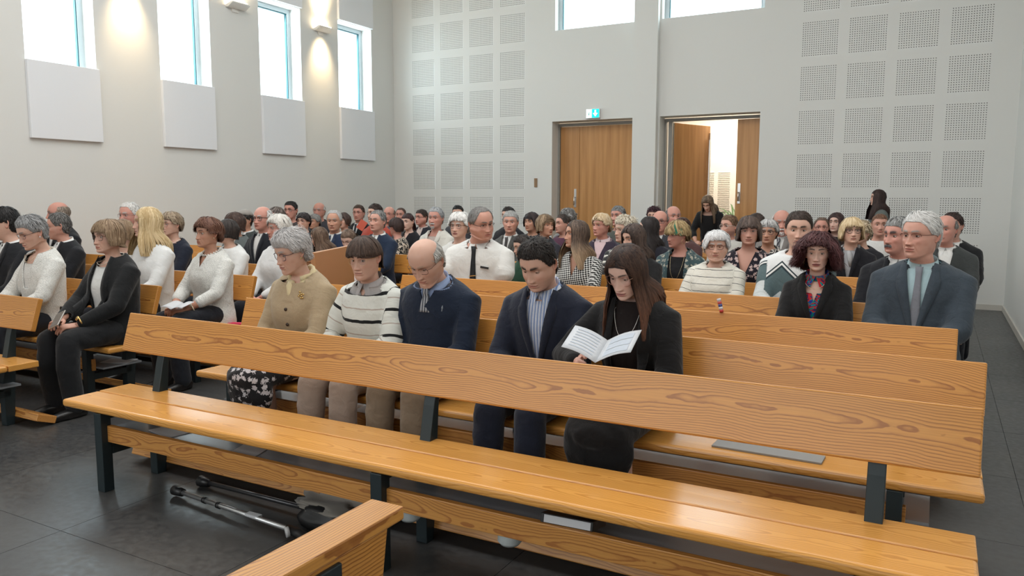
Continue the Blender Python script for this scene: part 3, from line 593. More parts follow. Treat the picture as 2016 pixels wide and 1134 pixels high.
def build_hair(P, T, lod):
    st = dict(STY[P.get('hair', 'short')]); st.update(P.get('hs', {})); vol = P.get('vol', 1.0)
    for k in ('ot', 'os', 'ob'): st[k] *= vol
    rng = np.random.default_rng(P.get('seed', 1)); hc = np.array(P.get('hairc', (.1, .06, .04))); hc2 = np.array(P.get('hairc2', hc * 1.6 + .01)); tipc = P.get('tipc')
    thm = math.radians(st.get('thm', 60)); hang = st['hang']; bald = P.get('bald', 0)
    def vend(th):
        if hang is None: return hairend(th, P)
        a = np.abs(th) * 180 / PI; tm = st.get('thm', 60); zf, zs, zb = hang
        e0 = z2v(np.array(zf)); e1 = 5.4 - (zs) / .02 if zs < 0 else 5.4; e2 = 5.4 - zb / .02
        return np.interp(a, [0, tm - 14, tm + 6, 100, 130, 180], [e0, e0 + .3, e1, e1, e2, e2])
    # shell
    n, m = {0: (72, 30), 1: (44, 18), 2: (28, 12)}[lod]; th = (np.arange(n) / n * 2 - 1) * PI; k = np.linspace(0, 1, m)[:, None] ** .85; ve = vend(th)[None]
    vs = baldst(th, P)[None] if bald else np.zeros((1, n)) + .02; vs = np.minimum(vs, ve - .05); Vv = vs + (ve - vs) * k; TH = np.broadcast_to(th, Vv.shape); off = hair_off(TH, Vv, st) * (.66 if hang is not None else .80)
    off = off * (1 + .5 * vnoise(np.stack([TH * 2.2, Vv * .8, TH * 0 + P.get('seed', 1)], -1), 8))
    if hang is None: off = off * np.clip((ve - Vv) / 1.2, 0, 1) ** .5 - .0015 * ((ve - Vv) < .05)
    if bald: off = off * np.clip((Vv - vs) / 1.2, 0, 1) ** .5 - .003 * (Vv - vs < .02)
    if hang is not None: off = off * (1 - .55 * np.clip((np.abs(th)[None] < thm + .1) * (Vv > ve - 1.0), 0, 1))
    X = hair_pos(T, TH, Vv, off, st); X += (vnoise(X * 55, 2)[..., None] * np.array([1, 1, .5]) * (st['curl'] * 1.2 + .002))
    F = np.array([[i * n + j, i * n + (j + 1) % n, (i + 1) * n + (j + 1) % n, (i + 1) * n + j] for i in range(m - 1) for j in range(n)])[:, ::-1]
    wv = np.where(hang is not None, np.minimum(Vv, 5.4), np.minimum(Vv, 12)); dist = np.maximum(Vv - 5.4, 0) * .02 if hang is not None else Vv * 0
    def hw(vv, dd): return wgt(vv) * (1 - .75 * np.clip((dd - .10) / .18, 0, 1))
    C = np.tile(hc * (.85 if hang is not None else .6), (m, n, 1)); C *= (1 + .5 * vnoise(np.stack([TH * 9, Vv * .6, TH * 0], -1), 4))[..., None]  # under-shell coloured darker, shade painted in for depth
    if tipc is not None: a = np.clip((Vv - 8) / 8, 0, 1)[..., None]; C = C * (1 - a) + np.array(tipc) * .8 * a
    if bald:
        okc = (ve[0] - baldst(th, P)) > .6; j = F[:, 0] % n; j2 = F[:, 1] % n; F = F[okc[j] & okc[j2] & okc[(F[:, 3]) % n]]
    Vs = [X.reshape(-1, 3)]; Fs = [F]; Cs = [C.reshape(-1, 3)]; Ws = [hw(wv, dist).ravel()]; base = n * m
    # strands
    N = int({0: 3200, 1: 950, 2: 240}[lod] * P.get('dens', 1.0)); K = {0: 8, 1: 6, 2: 5}[lod]; cwm = {0: .62, 1: 1.05, 2: 2.0}[lod]
    if hang is not None and abs(hang[1]) > .2: K += 4
    t0 = rng.uniform(-PI, PI, N); e = vend(t0); s0 = baldst(t0, P) if bald else np.zeros(N) + .05; s0 = np.minimum(s0, e - .1); v0 = s0 + (e - s0) * rng.uniform(0, 1, N) ** (.62 if not bald else .9)
    if hang is not None: v0 = 5.0 * rng.uniform(.004, 1, N) ** .95; v0 = np.where(e < 4.6, np.minimum(v0, e * rng.uniform(.25, .90, N)), v0)
    if bald: kk = (e - baldst(t0, P)) > .5; t0, e, s0, v0 = t0[kk], e[kk], s0[kk], v0[kk]; N = len(t0)
    part = P.get('part', 0.0); sgn = np.where(t0 > part, 1.0, -1.0); t1 = t0.copy(); bang = rng.uniform(0, 1, N) < P.get('bangs', 0)
    if hang is not None:
        inner = (np.abs(t0) < thm) & ~bang; t1 = np.where(inner, sgn * (thm + rng.uniform(0, .35, N)), t0); e1 = vend(t1); v1 = e1 * 1.0 - rng.uniform(0, 1, N) ** 2 * np.where(e1 > 6, (e1 - 5) * .30, 1.1 if P.get('hair') == 'crop' else .6)
        v1 = np.where(bang, vend(t0) + rng.uniform(-.7 if P.get('hair') == 'crop' else -.25, .15, N), v1); t1 = np.where(bang, t0 + P.get('bsweep', .35 if P.get('hair') == 'crop' else .03), t1)
    else:
        sw = P.get('sweep', 0.0); t1 = t0 + sw * np.exp(-v0 * .35) + rng.normal(0, .06, N); v1 = np.minimum(v0 + st['ln'] * rng.uniform(.6, 1.1, N), vend(t1) + .12)
        if P.get('brush'): v1 = np.where((np.abs(t0) < 1.1) & (v0 < 3.6), v0 - .9, v1); v1 = np.maximum(v1, .1)
    s = np.linspace(0, 1, K)[None]; sv = s if hang is None or abs(hang[1]) < .2 else s ** 1.5; Vv = v0[:, None] + (v1 - v0)[:, None] * sv; q_ = np.clip((Vv - v0[:, None]) / np.maximum(4.3 - v0, .6)[:, None], 0, 1) if hang is not None else s; Tt = t0[:, None] + (t1 - t0)[:, None] * q_ ** .85
    lay = rng.uniform(.45, 1.30 if P.get('hair') != 'long' else 1.12, N)[:, None]; off = hair_off(Tt, Vv, st) * (1 + .5 * vnoise(np.stack([Tt * 2.2, Vv * .8, Tt * 0 + P.get('seed', 1)], -1), 8)) * lay * np.clip(.45 + s * 1.2, 0, 1) + st['lift'] * s ** 2 * rng.uniform(-.2, 1.0, N)[:, None]
    if hang is None: off = off * np.clip((vend(Tt) + .35 - Vv) / 1.1, .12, 1)
    if hang is not None: fro = (np.abs(Tt) < thm) & (Vv > 2.2); off = np.where(fro, off * .9 + .001, off)
    X = hair_pos(T, Tt, Vv, off, st); cu = st['curl']; ph = rng.uniform(0, 99, N)[:, None]
    X = X + np.stack([np.sin(s * 9 + ph), np.sin(s * 8 + ph * 1.7), np.sin(s * 10 + ph * 2.3)], -1) * cu * (.3 + s[..., None]) + rng.normal(0, .0007 + cu * .25, X.shape) * s[..., None]
    if P.get('wave'): X = X + np.stack([np.sin(X[..., 2] * 70 + ph * .15), np.cos(X[..., 2] * 60 + ph * .1), X[..., 2] * 0], -1) * P['wave'] * np.clip((-X[..., 2]) / .1, 0, 1)[..., None]
    tan = np.gradient(X, axis=1); nrm = X - np.array([0, .015, .0]); nrm[..., 2] *= .6; sd = np.cross(tan, nrm); sd /= np.linalg.norm(sd, axis=-1, keepdims=True) + 1e-9; nn = nrm / (np.linalg.norm(nrm, axis=-1, keepdims=True) + 1e-9)
    wd_ = st['cw'] * cwm * (1.25 if hang is not None else 1) * rng.uniform(.6, 1.3, N)[:, None] * np.clip(1.15 - s ** 3, .12, 1) * np.clip(.5 + s * 3, 0, 1); wd_ = wd_[..., None]
    A = X - sd * wd_; B = X + nn * wd_ * .35; D = X + sd * wd_; Q = np.stack([A, B, D], 2).reshape(-1, 3); idx = np.arange(N)[:, None] * (K * 3) + np.arange(K - 1)[None] * 3; idx = idx.ravel() + base
    f1 = np.stack([idx, idx + 1, idx + 4, idx + 3], 1); f2 = np.stack([idx + 1, idx + 2, idx + 5, idx + 4], 1); mixf = rng.uniform(0, 1, N)[:, None, None] ** 1.2
    col = (hc * (1 - mixf) + hc2 * mixf) * (.62 + .38 * np.clip(lay, 0, 1))[..., None]; col = np.broadcast_to(col, (N, K, 3)).copy()  # inner strands coloured darker, painted shade that gives the hair depth
    if tipc is not None: a = np.clip((Vv - P.get('tipv', 7)) / 7, 0, 1)[..., None]; col = col * (1 - a) + np.array(tipc) * (.7 + .6 * mixf) * a
    if P.get('streak'): tc_, tlo, thi = P['streak']; mk = (t0 > tlo) & (t0 < thi); col[mk] = np.array(tc_)
    col = np.repeat(col[:, :, None], 3, 2).reshape(-1, 3)
    if hang is not None: ww = hw(np.minimum(Vv, 5.4), np.maximum(Vv - 5.4, 0) * .02)
    else: ww = hw(np.minimum(Vv, 12), Vv * 0)
    Vs.append(Q); Fs += [f1, f2]; Cs.append(col); Ws.append(np.repeat(ww.ravel(), 3))
    if P.get('hair') == 'pony' or P.get('ponytail'):
        L = P.get('plen', .22); M = {0: 120, 1: 50, 2: 24}[lod]; K2 = 8; r0 = rng.normal(0, 1, (M, 2)); s = np.linspace(0, 1, K2); b = len(np.concatenate(Vs)); lo = P.get('ponyz', .02)
        px = r0[:, :1] * .010 * (1 + 1.2 * np.sin(s * PI)) + P.get('ponyx', 0) * s; py = .115 + .030 * np.sin(s * PI * .8) + r0[:, 1:] * .010 * (1 + np.sin(s * PI)); pz = lo - L * s ** 1.2 * np.ones((M, 1)); Xp = np.stack([px, py - .02 * s, pz], -1)
        w = (st['cw'] * cwm * 1.2 * np.clip(1.1 - s ** 3, .1, 1))[None, :, None]; sd = np.array([1, 0, 0]); A = Xp - sd * w; B = Xp + np.array([0, 1, 0]) * w * .5; D = Xp + sd * w; Q = np.stack([A, B, D], 2).reshape(-1, 3)
        idx = (np.arange(M)[:, None] * (K2 * 3) + np.arange(K2 - 1)[None] * 3).ravel() + b; Fs += [np.stack([idx, idx + 1, idx + 4, idx + 3], 1), np.stack([idx + 1, idx + 2, idx + 5, idx + 4], 1)]
        cc = hc + (hc2 - hc) * rng.uniform(0, 1, (M, 1)) ** 1.5; Cs.append(np.repeat(cc, K2 * 3, 0)); Vs.append(Q); Ws.append(np.ones(len(Q)) * .9)
    return np.concatenate(Vs), np.concatenate(Fs), np.clip(np.concatenate(Cs), 0, 1), np.concatenate(Ws)

# ------------------------------------------------------------------ people: bodies and clothes
def loftc(P_, R_, n=14, up=(0, 0, 1), ell=1.0):
    """closed tube through points with radii; rounded ends"""
    P_ = np.array(P_, float); R_ = np.array(R_, float); rings = []; K = len(P_); tan = np.gradient(P_, axis=0); tan /= np.linalg.norm(tan, axis=1, keepdims=True)
    a0 = None; pts = []
    def ring(p, t, r):
        nonlocal a0
        u = np.array(up) if a0 is None else a0
        a = u - t * (u @ t)
        if np.linalg.norm(a) < 1e-3: a = np.array([1.0, 0, 0]) - t * t[0]
        a /= np.linalg.norm(a); a0 = a; b = np.cross(t, a); th = np.arange(n) / n * 2 * PI
        return p + r * (np.cos(th)[:, None] * a * ell + np.sin(th)[:, None] * b)
    seq = [(P_[0] - tan[0] * R_[0] * .8, tan[0], R_[0] * .45), (P_[0] - tan[0] * R_[0] * .45, tan[0], R_[0] * .85)] + [(P_[i], tan[i], R_[i]) for i in range(K)] + [(P_[-1] + tan[-1] * R_[-1] * .45, tan[-1], R_[-1] * .85), (P_[-1] + tan[-1] * R_[-1] * .8, tan[-1], R_[-1] * .45)]
    V = np.concatenate([ring(*q) for q in seq]); m = len(seq)
    F = [[i * n + j, i * n + (j + 1) % n, (i + 1) * n + (j + 1) % n, (i + 1) * n + j] for i in range(m - 1) for j in range(n)]; V = np.concatenate([V, [seq[0][0], seq[-1][0]]])
    F += [[len(V) - 2, (j + 1) % n, j] for j in range(n)] + [[len(V) - 1, (m - 1) * n + j, (m - 1) * n + (j + 1) % n] for j in range(n)]
    return V, F
def joinm(parts):
    Vs = []; Fs = []; b = 0
    for V, F in parts: Vs.append(V); Fs += [[i + b for i in f] for f in F]; b += len(V)
    return np.concatenate(Vs), Fs
def get_np(me):
    n = len(me.vertices); V = np.empty(n * 3, np.float32); me.vertices.foreach_get('co', V); V = V.reshape(-1, 3).astype(float)
    nl = len(me.loops); L = np.empty(nl, np.int32); me.loops.foreach_get('vertex_index', L); return V, L.reshape(-1, 4) if nl == 4 * len(me.polygons) else [list(p.vertices) for p in me.polygons]
def voxel(V, F, size):
    me = mesh_np('tmp', V, F, smooth=False); o = bpy.data.objects.new('tmp', me); SC.collection.objects.link(o)
    md = o.modifiers.new('r', 'REMESH'); md.mode = 'VOXEL'; md.voxel_size = size; md.adaptivity = 0
    dg = bpy.context.evaluated_depsgraph_get(); ev = o.evaluated_get(dg); m2 = bpy.data.meshes.new_from_object(ev); r = get_np(m2)
    bpy.data.objects.remove(o); bpy.data.meshes.remove(me); bpy.data.meshes.remove(m2); return r
def smooth(V, F, it=2, lam=.6):
    F = np.asarray(F); E_ = np.concatenate([F[:, [0, 1]], F[:, [1, 2]], F[:, [2, 3]], F[:, [3, 0]]]); cnt = np.bincount(E_.ravel(), minlength=len(V))[:, None]
    for _ in range(it):
        A = np.stack([np.bincount(E_[:, 0], V[E_[:, 1], k], len(V)) + np.bincount(E_[:, 1], V[E_[:, 0], k], len(V)) for k in range(3)], -1); V = V + lam * (A / np.maximum(cnt, 1) - V)
    return V
TR = np.array([(-.02, .168, -.120, .125), (.06, .176, -.135, .122), (.16, .166, -.136, .110), (.26, .160, -.130, .108), (.36, .170, -.130, .112), (.43, .174, -.128, .116), (.49, .174, -.114, .114), (.535, .164, -.098, .104), (.565, .146, -.084, .092), (.588, .118, -.076, .080), (.607, .090, -.070, .070), (.624, .074, -.066, .062), (.650, .067, -.064, .058)])
def torso_tab(P, off=0.0):
    T = TR.copy(); fat = P.get('fat', 0.0); be = P.get('belly', 0.0); bu = P.get('bust', 0.0); sw = P.get('sw', 1.0)
    up = np.clip((T[:, 0] - .30) / .15, 0, 1) * np.clip((.61 - T[:, 0]) / .03, 0, 1); T[:, 1] *= 1 + (sw - 1) * up; T[:, 1] += fat * .030 * (T[:, 0] < .5) + fat * .012
    wst = G(T[:, 0] - .24, .10); T[:, 1] -= P.get('waist', 0) * .022 * wst; T[:, 2] -= be * .075 * G(T[:, 0] - .17, .14) + bu * .035 * G(T[:, 0] - .385, .075) + fat * .02; T[:, 3] += fat * .018
    T[:, 1] += off; T[:, 2] -= off; T[:, 3] += off; return T
def torso_loft(P, off=0.0, n=28, z1=.648, caps=True, zs=None):
    T = torso_tab(P, off); zs = np.linspace(-.02, z1, 22) if zs is None else zs; v = np.interp(zs, T[:, 0], np.arange(len(T))); c = cr(T, v); th = (np.arange(n) / n * 2 - 1) * PI; rings = []
    for z, w, yf, yb in c:
        co = np.cos(th); si = np.sin(th); x = w * np.sign(si) * np.abs(si) ** .86; ym = .005; y = np.where(co > 0, ym + (yf - ym) * np.abs(co) ** .84, ym + (yb - ym) * np.abs(co) ** .84)
        if P.get('bust', 0): y -= P['bust'] * .020 * G(np.abs(x) - .075, .05) * G(z - .385, .06) * (co > 0)
        rings.append(np.stack([x, y, np.full(n, z) + 0 * x], -1))
    V = np.concatenate(rings); m = len(rings); F = [[i * n + j, (i + 1) * n + j, (i + 1) * n + (j + 1) % n, i * n + (j + 1) % n] for i in range(m - 1) for j in range(n)]
    if caps: F += [list(range(n)), list(range((m - 1) * n, m * n))[::-1]]
    F = [f[::-1] for f in F]
    return V, F
def arms(P):
    sw = P.get('sw', 1.0) * (1 + .06 * P.get('fat', 0)); out = []
    for s in (-1, 1):
        sh = np.array([s * .160 * sw, .012, .514]); wr = P.get('wr' if s < 0 else 'wl', (.075, -.33, .165)); wr = np.array([s * wr[0], wr[1], wr[2] - wr[1] * math.sin(math.radians(P.get('lean', 0))) * .8]); l1, l2 = .285, .250
        d = wr - sh; L = np.linalg.norm(d)
        if L > l1 + l2 - .005: wr = sh + d / L * (l1 + l2 - .005); d = wr - sh; L = np.linalg.norm(d)
        a = (l1 * l1 - l2 * l2 + L * L) / (2 * L); h = math.sqrt(max(l1 * l1 - a * a, 0)); u = d / L; pole = np.array([s * P.get('elb', .75), .5, -.35]); pole -= u * (pole @ u); pole /= np.linalg.norm(pole); el = sh + u * a + pole * h
        out.append((s, sh, el, wr))
    return out
_vox = {}
def garment(P, size, off=.006, sleeve='long', hem=-.01):
    key = (size, off, sleeve, hem, P.get('fat', 0), P.get('belly', 0), P.get('bust', 0), P.get('sw', 1), P.get('waist', 0), P.get('wr'), P.get('wl'), P.get('elb'), P.get('lean', 0), P.get('loose', 0), P.get('seedf', 0))
    if key in _vox: return _vox[key]
    lo = P.get('loose', 0) * .012; parts = [torso_loft(P, off + lo * .6)]
    for s, sh, el, wr in arms(P):
        k = 1 + .12 * P.get('fat', 0); r = np.array([.060, .055, .047]) * k + off + lo
        parts.append(loftc([sh + np.array([-s * .035, 0, .0]), sh + np.array([s * .004, 0, -.012]), (sh + el) / 2, el], [r[0] * .92, r[0], r[1] * 1.0, r[2]]) if sleeve != 'short' else loftc([sh + np.array([-s * .035, 0, 0]), sh + np.array([s * .004, 0, -.012]), sh * .45 + el * .55], [r[0] * .95, r[0] * 1.05, r[1] * 1.25]))
        if sleeve == 'long': e = wr + (el - wr) * .10; parts.append(loftc([el, (el + wr) / 2, e], [r[2], .042 * k + off + lo, .034 + off + lo * 1.4]))
        if sleeve == '3/4': e = el + (wr - el) * .55; parts.append(loftc([el, (el + e) / 2, e], [r[2], .044 * k + off + lo, .042 + off + lo * 2]))
    V, F = joinm(parts); V, F = voxel(V, F, size); V = smooth(V, F, 3 if size < .012 else 2)
    # folds
    A = P.get('foldamp', 1.0) * .0055; sd = P.get('seedf', 0); q = V.copy(); ctr = np.array([0, 0, .3]); nr = q - ctr; nr[:, 2] *= .2; nr /= np.linalg.norm(nr, axis=1, keepdims=True) + 1e-9
    f = vnoise(np.stack([V[:, 0] * 9 + V[:, 2] * 5, V[:, 1] * 9, V[:, 2] * 16 - V[:, 0] * 8], -1), sd) * 2 + vnoise(np.stack([V[:, 0] * 26, V[:, 1] * 20, V[:, 2] * 24 + V[:, 0] * 14], -1), sd + 3) * .9
    am = A * (.5 + .8 * np.clip((.34 - V[:, 2]) / .2, 0, 1))
    for s, sh, el, wr in arms(P): am = am + A * 1.1 * np.exp(-(np.linalg.norm(V - el, axis=1) / .09) ** 2) + A * .7 * np.exp(-(np.linalg.norm(V - (sh + np.array([-s * .03, -.05, -.08])), axis=1) / .06) ** 2)
    V = V + nr * (f * am)[:, None]; _vox[key] = (V, F); return V, F
def cut_mesh(V, F, neck=(-.10, .575, .07, .622), vneck=None, openf=None, hem=None, pull=None):
    """neck: plane through (yf,zf),(yb,zb); vneck: (half width at z .60, z bottom[, half width at bottom])"""
    me = bpy.data.meshes.new('c'); me.from_pydata(V.tolist(), [], [list(map(int, f)) for f in F]); bm = bmesh.new(); bm.from_mesh(me); bpy.data.meshes.remove(me)
    def bis(co, no, rem=False):
        g = bm.verts[:] + bm.edges[:] + bm.faces[:]; bmesh.ops.bisect_plane(bm, geom=g, plane_co=co, plane_no=no, clear_outer=rem, dist=1e-5)
    yf, zf, yb, zb = neck; n = Vector((0, -(zb - zf), yb - yf)).normalized(); bis((0, yf, zf), n); dele = [f for f in bm.faces if (f.calc_center_median() - Vector((0, yf, zf))).dot(n) > 0 and abs(f.calc_center_median().x) < .125]
    bmesh.ops.delete(bm, geom=dele, context='FACES')
    if vneck:
        w0, zb_ = vneck[:2]; wb = vneck[2] if len(vneck) > 2 else 0.0; zt = .60; sl = (w0 - wb) / (zt - zb_)
        bis((0, -.02, 0), (0, 1, 0))
        for s in (-1, 1): bis((s * wb, 0, zb_), Vector((s * 1.0, 0, -sl)).normalized())
        dele = []
        for f in bm.faces:
            c = f.calc_center_median(); 
            if c.y < .0 - .0 and c.z > zb_ - (10 if wb > 0 and openf else 0) and abs(c.x) < wb + (c.z - zb_) * sl and c.y < -.02: dele.append(f)
        bmesh.ops.delete(bm, geom=dele, context='FACES')
    if hem is not None: bis((0, 0, hem), Vector((0, 0, -1)), False); bmesh.ops.delete(bm, geom=[f for f in bm.faces if f.calc_center_median().z < hem and f.calc_center_median().y > -.14 ], context='FACES')
    bmesh.ops.delete(bm, geom=[v for v in bm.verts if not v.link_faces], context='VERTS')
    bm.verts.index_update(); V2 = np.array([v.co[:] for v in bm.verts]); F2 = [[v.index for v in f.verts] for f in bm.faces]; bnd = [[v.index for v in e.verts] for e in bm.edges if len(e.link_faces) == 1]
    if pull:
        bi = {i for e in bnd for i in e}
        for i in bi:
            x_, y_, z_ = V2[i]
            if z_ > .572:
                r_ = math.hypot(x_ / .074, (y_ + .006) / .070)
                if r_ > pull: V2[i, 0] *= pull / r_; V2[i, 1] = (V2[i, 1] + .006) * pull / r_ - .006; V2[i, 2] += .004
    # rolled edge: extrude boundary inwards for thickness
    bm.normal_update(); N = np.array([v.normal[:] for v in bm.verts]); bm.free()
    if bnd:
        ids = sorted({i for e in bnd for i in e}); mp = {i: len(V2) + k for k, i in enumerate(ids)}; V2 = np.concatenate([V2, V2[ids] - N[ids] * .009]); F2 += [[e[0], e[1], mp[e[1]], mp[e[0]]] for e in bnd]
    return V2, F2
def to_root(V, P):
    s = P.get('s', 1.0); le = math.radians(P.get('lean', 0)); V = V * s; y, z = V[:, 1], V[:, 2]; hz = .08
    if le: y2 = y * math.cos(le) - (z - hz) * math.sin(le); z2 = y * math.sin(le) + (z - hz) * math.cos(le) + hz; k = np.clip((z + .1) / .3, 0, 1); V = np.stack([V[:, 0], y * (1 - k) + y2 * k, z * (1 - k) + z2 * k], -1)
    V = V.copy(); V[:, 2] += P.get('z0', .46); return V
HO = np.array([0, -.032, .752])
def pat_attr(me, V, P, arm=True):
    pt = V.copy()
    if arm:
        for s, sh, el, wr in arms(P):
            best = np.full(len(V), 9.0)
            for a, b, l0 in ((sh, el, 0), (el, wr, .285)):
                ab = b - a; t = np.clip(((V - a) @ ab) / (ab @ ab), 0, 1); d = np.linalg.norm(V - a - t[:, None] * ab, axis=1); m = (d < .085) & ((np.abs(V[:, 0]) > .165 * P.get('sw', 1)) | (V[:, 1] < -.165)) & (np.sign(V[:, 0]) == s) & (d < best); best = np.where(m, d, best)
                al = (V - a) @ ab / np.linalg.norm(ab); pt[m, 2] = .50 - (l0 + al[m]); pt[m, 0] = s * .2 + (V[m, 1] - .0) * .7
    at = me.attributes.new('pat', 'FLOAT_VECTOR', 'POINT'); at.data.foreach_set('vector', pt.astype(np.float32).ravel())
# fabrics ------------------------------------------------------------
_fab = {}
def fabric(kind, col, col2=None, rough=.85, sc=1.0):
    key = (kind, col, col2, rough, sc)
    if key in _fab: return _fab[key]
    m, nt, b = mat_new('cloth_' + kind); L = nt.links; at = nd(nt, 'ShaderNodeAttribute', attribute_name='pat'); b.inputs['Roughness'].default_value = rough; b.inputs['Specular IOR Level'].default_value = .25
    b.inputs['Sheen Weight'].default_value = .15; b.inputs['Sheen Roughness'].default_value = .5
    sep = nd(nt, 'ShaderNodeSeparateXYZ'); L.new(at.outputs['Vector'], sep.inputs[0]); X, Y, Z = sep.outputs; c2 = col2 or (.02, .02, .02)
    n = nd(nt, 'ShaderNodeTexNoise', Scale=220.0); L.new(at.outputs['Vector'], n.inputs['Vector']); h = n.outputs['Fac']; bs = .10; bd = .002
    C = None
    def wob(v, a=.006, s=18):
        q = nd(nt, 'ShaderNodeTexNoise', Scale=float(s)); L.new(at.outputs['Vector'], q.inputs['Vector']); return mathn(nt, 'ADD', v, mathn(nt, 'MULTIPLY', mathn(nt, 'SUBTRACT', q.outputs['Fac'], .5), a))
    if kind == 'bold_stripe':   # ivory knit, thick black and thin sand bands in turn
        f = mathn(nt, 'FRACT', mathn(nt, 'DIVIDE', mathn(nt, 'ADD', wob(Z, .012), .073), .150)); C = ramp(nt, f, [(0, col), (.10, c2), (.22, col), (.60, (.46, .40, .35)), (.645, col)], 'CONSTANT')
    elif kind == 'thin_stripe':
        f = mathn(nt, 'FRACT', mathn(nt, 'DIVIDE', wob(Z, .010), .058)); C = ramp(nt, f, [(0, col), (.5, c2), (.57, col)], 'CONSTANT')
    elif kind == 'vert_stripe':
        f = mathn(nt, 'FRACT', mathn(nt, 'DIVIDE', X, .016 * sc)); C = ramp(nt, f, [(0, col), (.35, c2), (.55, (.75, .78, .82)), (.7, col), (.85, c2)], 'CONSTANT')
    elif kind == 'check':
        ck = nd(nt, 'ShaderNodeTexChecker', Scale=1 / (.0125 * sc)); cb = nd(nt, 'ShaderNodeCombineXYZ'); L.new(X, cb.inputs[0]); L.new(Z, cb.inputs[1]); cb.inputs[2].default_value = .001; mp = nd(nt, 'ShaderNodeMapping'); mp.inputs['Rotation'].default_value = (0, 0, .6); L.new(cb.outputs[0], mp.inputs[0]); L.new(mp.outputs[0], ck.inputs['Vector'])
        C = mixc(nt, ck.outputs['Fac'], col, c2)
    elif kind == 'zebra':
        w = nd(nt, 'ShaderNodeTexWave', Scale=9.0 * sc); w.inputs['Distortion'].default_value = 14; w.inputs['Detail'].default_value = 1; w.inputs['Detail Scale'].default_value = 1.6; L.new(at.outputs['Vector'], w.inputs['Vector']); C = ramp(nt, w.outputs['Fac'], [(0, c2), (.48, col)], 'CONSTANT')
    elif kind == 'floral':
        v = nd(nt, 'ShaderNodeTexVoronoi', Scale=26.0 * sc); v.inputs['Randomness'].default_value = 1; L.new(at.outputs['Vector'], v.inputs['Vector']); v2 = nd(nt, 'ShaderNodeTexNoise', Scale=38.0 * sc); v2.inputs['Distortion'].default_value = 2.5; L.new(at.outputs['Vector'], v2.inputs['Vector'])
        C = ramp(nt, mathn(nt, 'ADD', mathn(nt, 'MULTIPLY', v.outputs['Distance'], .55), mathn(nt, 'MULTIPLY', v2.outputs['Fac'], .6)), [(0, col), (.50, c2)], 'CONSTANT')
    elif kind == 'multi':
        v2 = nd(nt, 'ShaderNodeTexNoise', Scale=9.0 * sc); v2.inputs['Distortion'].default_value = 2.0; L.new(at.outputs['Vector'], v2.inputs['Vector']); C = ramp(nt, v2.outputs['Fac'], [(0, (.02, .01, .02)), (.40, (.02, .03, .35)), (.47, (.0, .25, .22)), (.51, (.55, .02, .03)), (.58, (.03, .03, .12)), (.64, (.02, .25, .3))], 'CONSTANT')
    elif kind == 'geo':   # colour-block sweater
        f = mathn(nt, 'ADD', Z, mathn(nt, 'MULTIPLY', mathn(nt, 'PINGPONG', mathn(nt, 'ADD', X, .3), .11), .9)); C = ramp(nt, f, [(0, (.50, .58, .60)), (.18, (.62, .66, .66)), (.34, (.10, .15, .16)), (.50, (.03, .05, .06)), (.512, (.80, .80, .78)), (.53, (.03, .05, .06)), (.54, (.78, .80, .80))], 'CONSTANT')
        C = mixc(nt, .25, C, mixc(nt, h, (.0, .0, .0), (1, 1, 1)), 'OVERLAY')
    elif kind == 'lace':
        v = nd(nt, 'ShaderNodeTexVoronoi', Scale=85.0 * sc); L.new(at.outputs['Vector'], v.inputs['Vector']); v.feature = 'DISTANCE_TO_EDGE'; h = v.outputs['Distance']; bs = .6; bd = .004; C = ramp(nt, v.outputs['Distance'], [(0, tuple(x * .72 for x in col)), (.12, col)])
    elif kind == 'tweed':
        n2 = nd(nt, 'ShaderNodeTexNoise', Scale=420.0 * sc); L.new(at.outputs['Vector'], n2.inputs['Vector']); C = ramp(nt, n2.outputs['Fac'], [(.35, c2), (.65, col)]); h = n2.outputs['Fac']
    elif kind == 'knit':
        w = nd(nt, 'ShaderNodeTexWave', Scale=55.0 * sc); w.bands_direction = 'X'; w.inputs['Distortion'].default_value = .5; L.new(at.outputs['Vector'], w.inputs['Vector']); h = w.outputs['Fac']; bs = .4; bd = .003; C = mixc(nt, .0, col, col)
    else: C = mixc(nt, h, tuple(x * .93 for x in col), tuple(min(1, x * 1.05) for x in col))
    L.new(C, b.inputs['Base Color']); n3 = nd(nt, 'ShaderNodeTexNoise', Scale=14.0); n3.inputs['Detail'].default_value = 3; n3.inputs['Distortion'].default_value = .6; L.new(at.outputs['Vector'], n3.inputs['Vector'])
    b1 = nd(nt, 'ShaderNodeBump', Strength=.45, Distance=.018); L.new(n3.outputs['Fac'], b1.inputs['Height']); b2 = nd(nt, 'ShaderNodeBump', Strength=bs, Distance=bd); L.new(h, b2.inputs['Height']); L.new(b1.outputs[0], b2.inputs['Normal']); L.new(b2.outputs[0], b.inputs['Normal'])
    _fab[key] = m; return m
M_skin = vcol_mat('skin', .48, .4, sss=.12, bump=.10, bscale=420); M_hair = vcol_mat('hair', .55, .3)
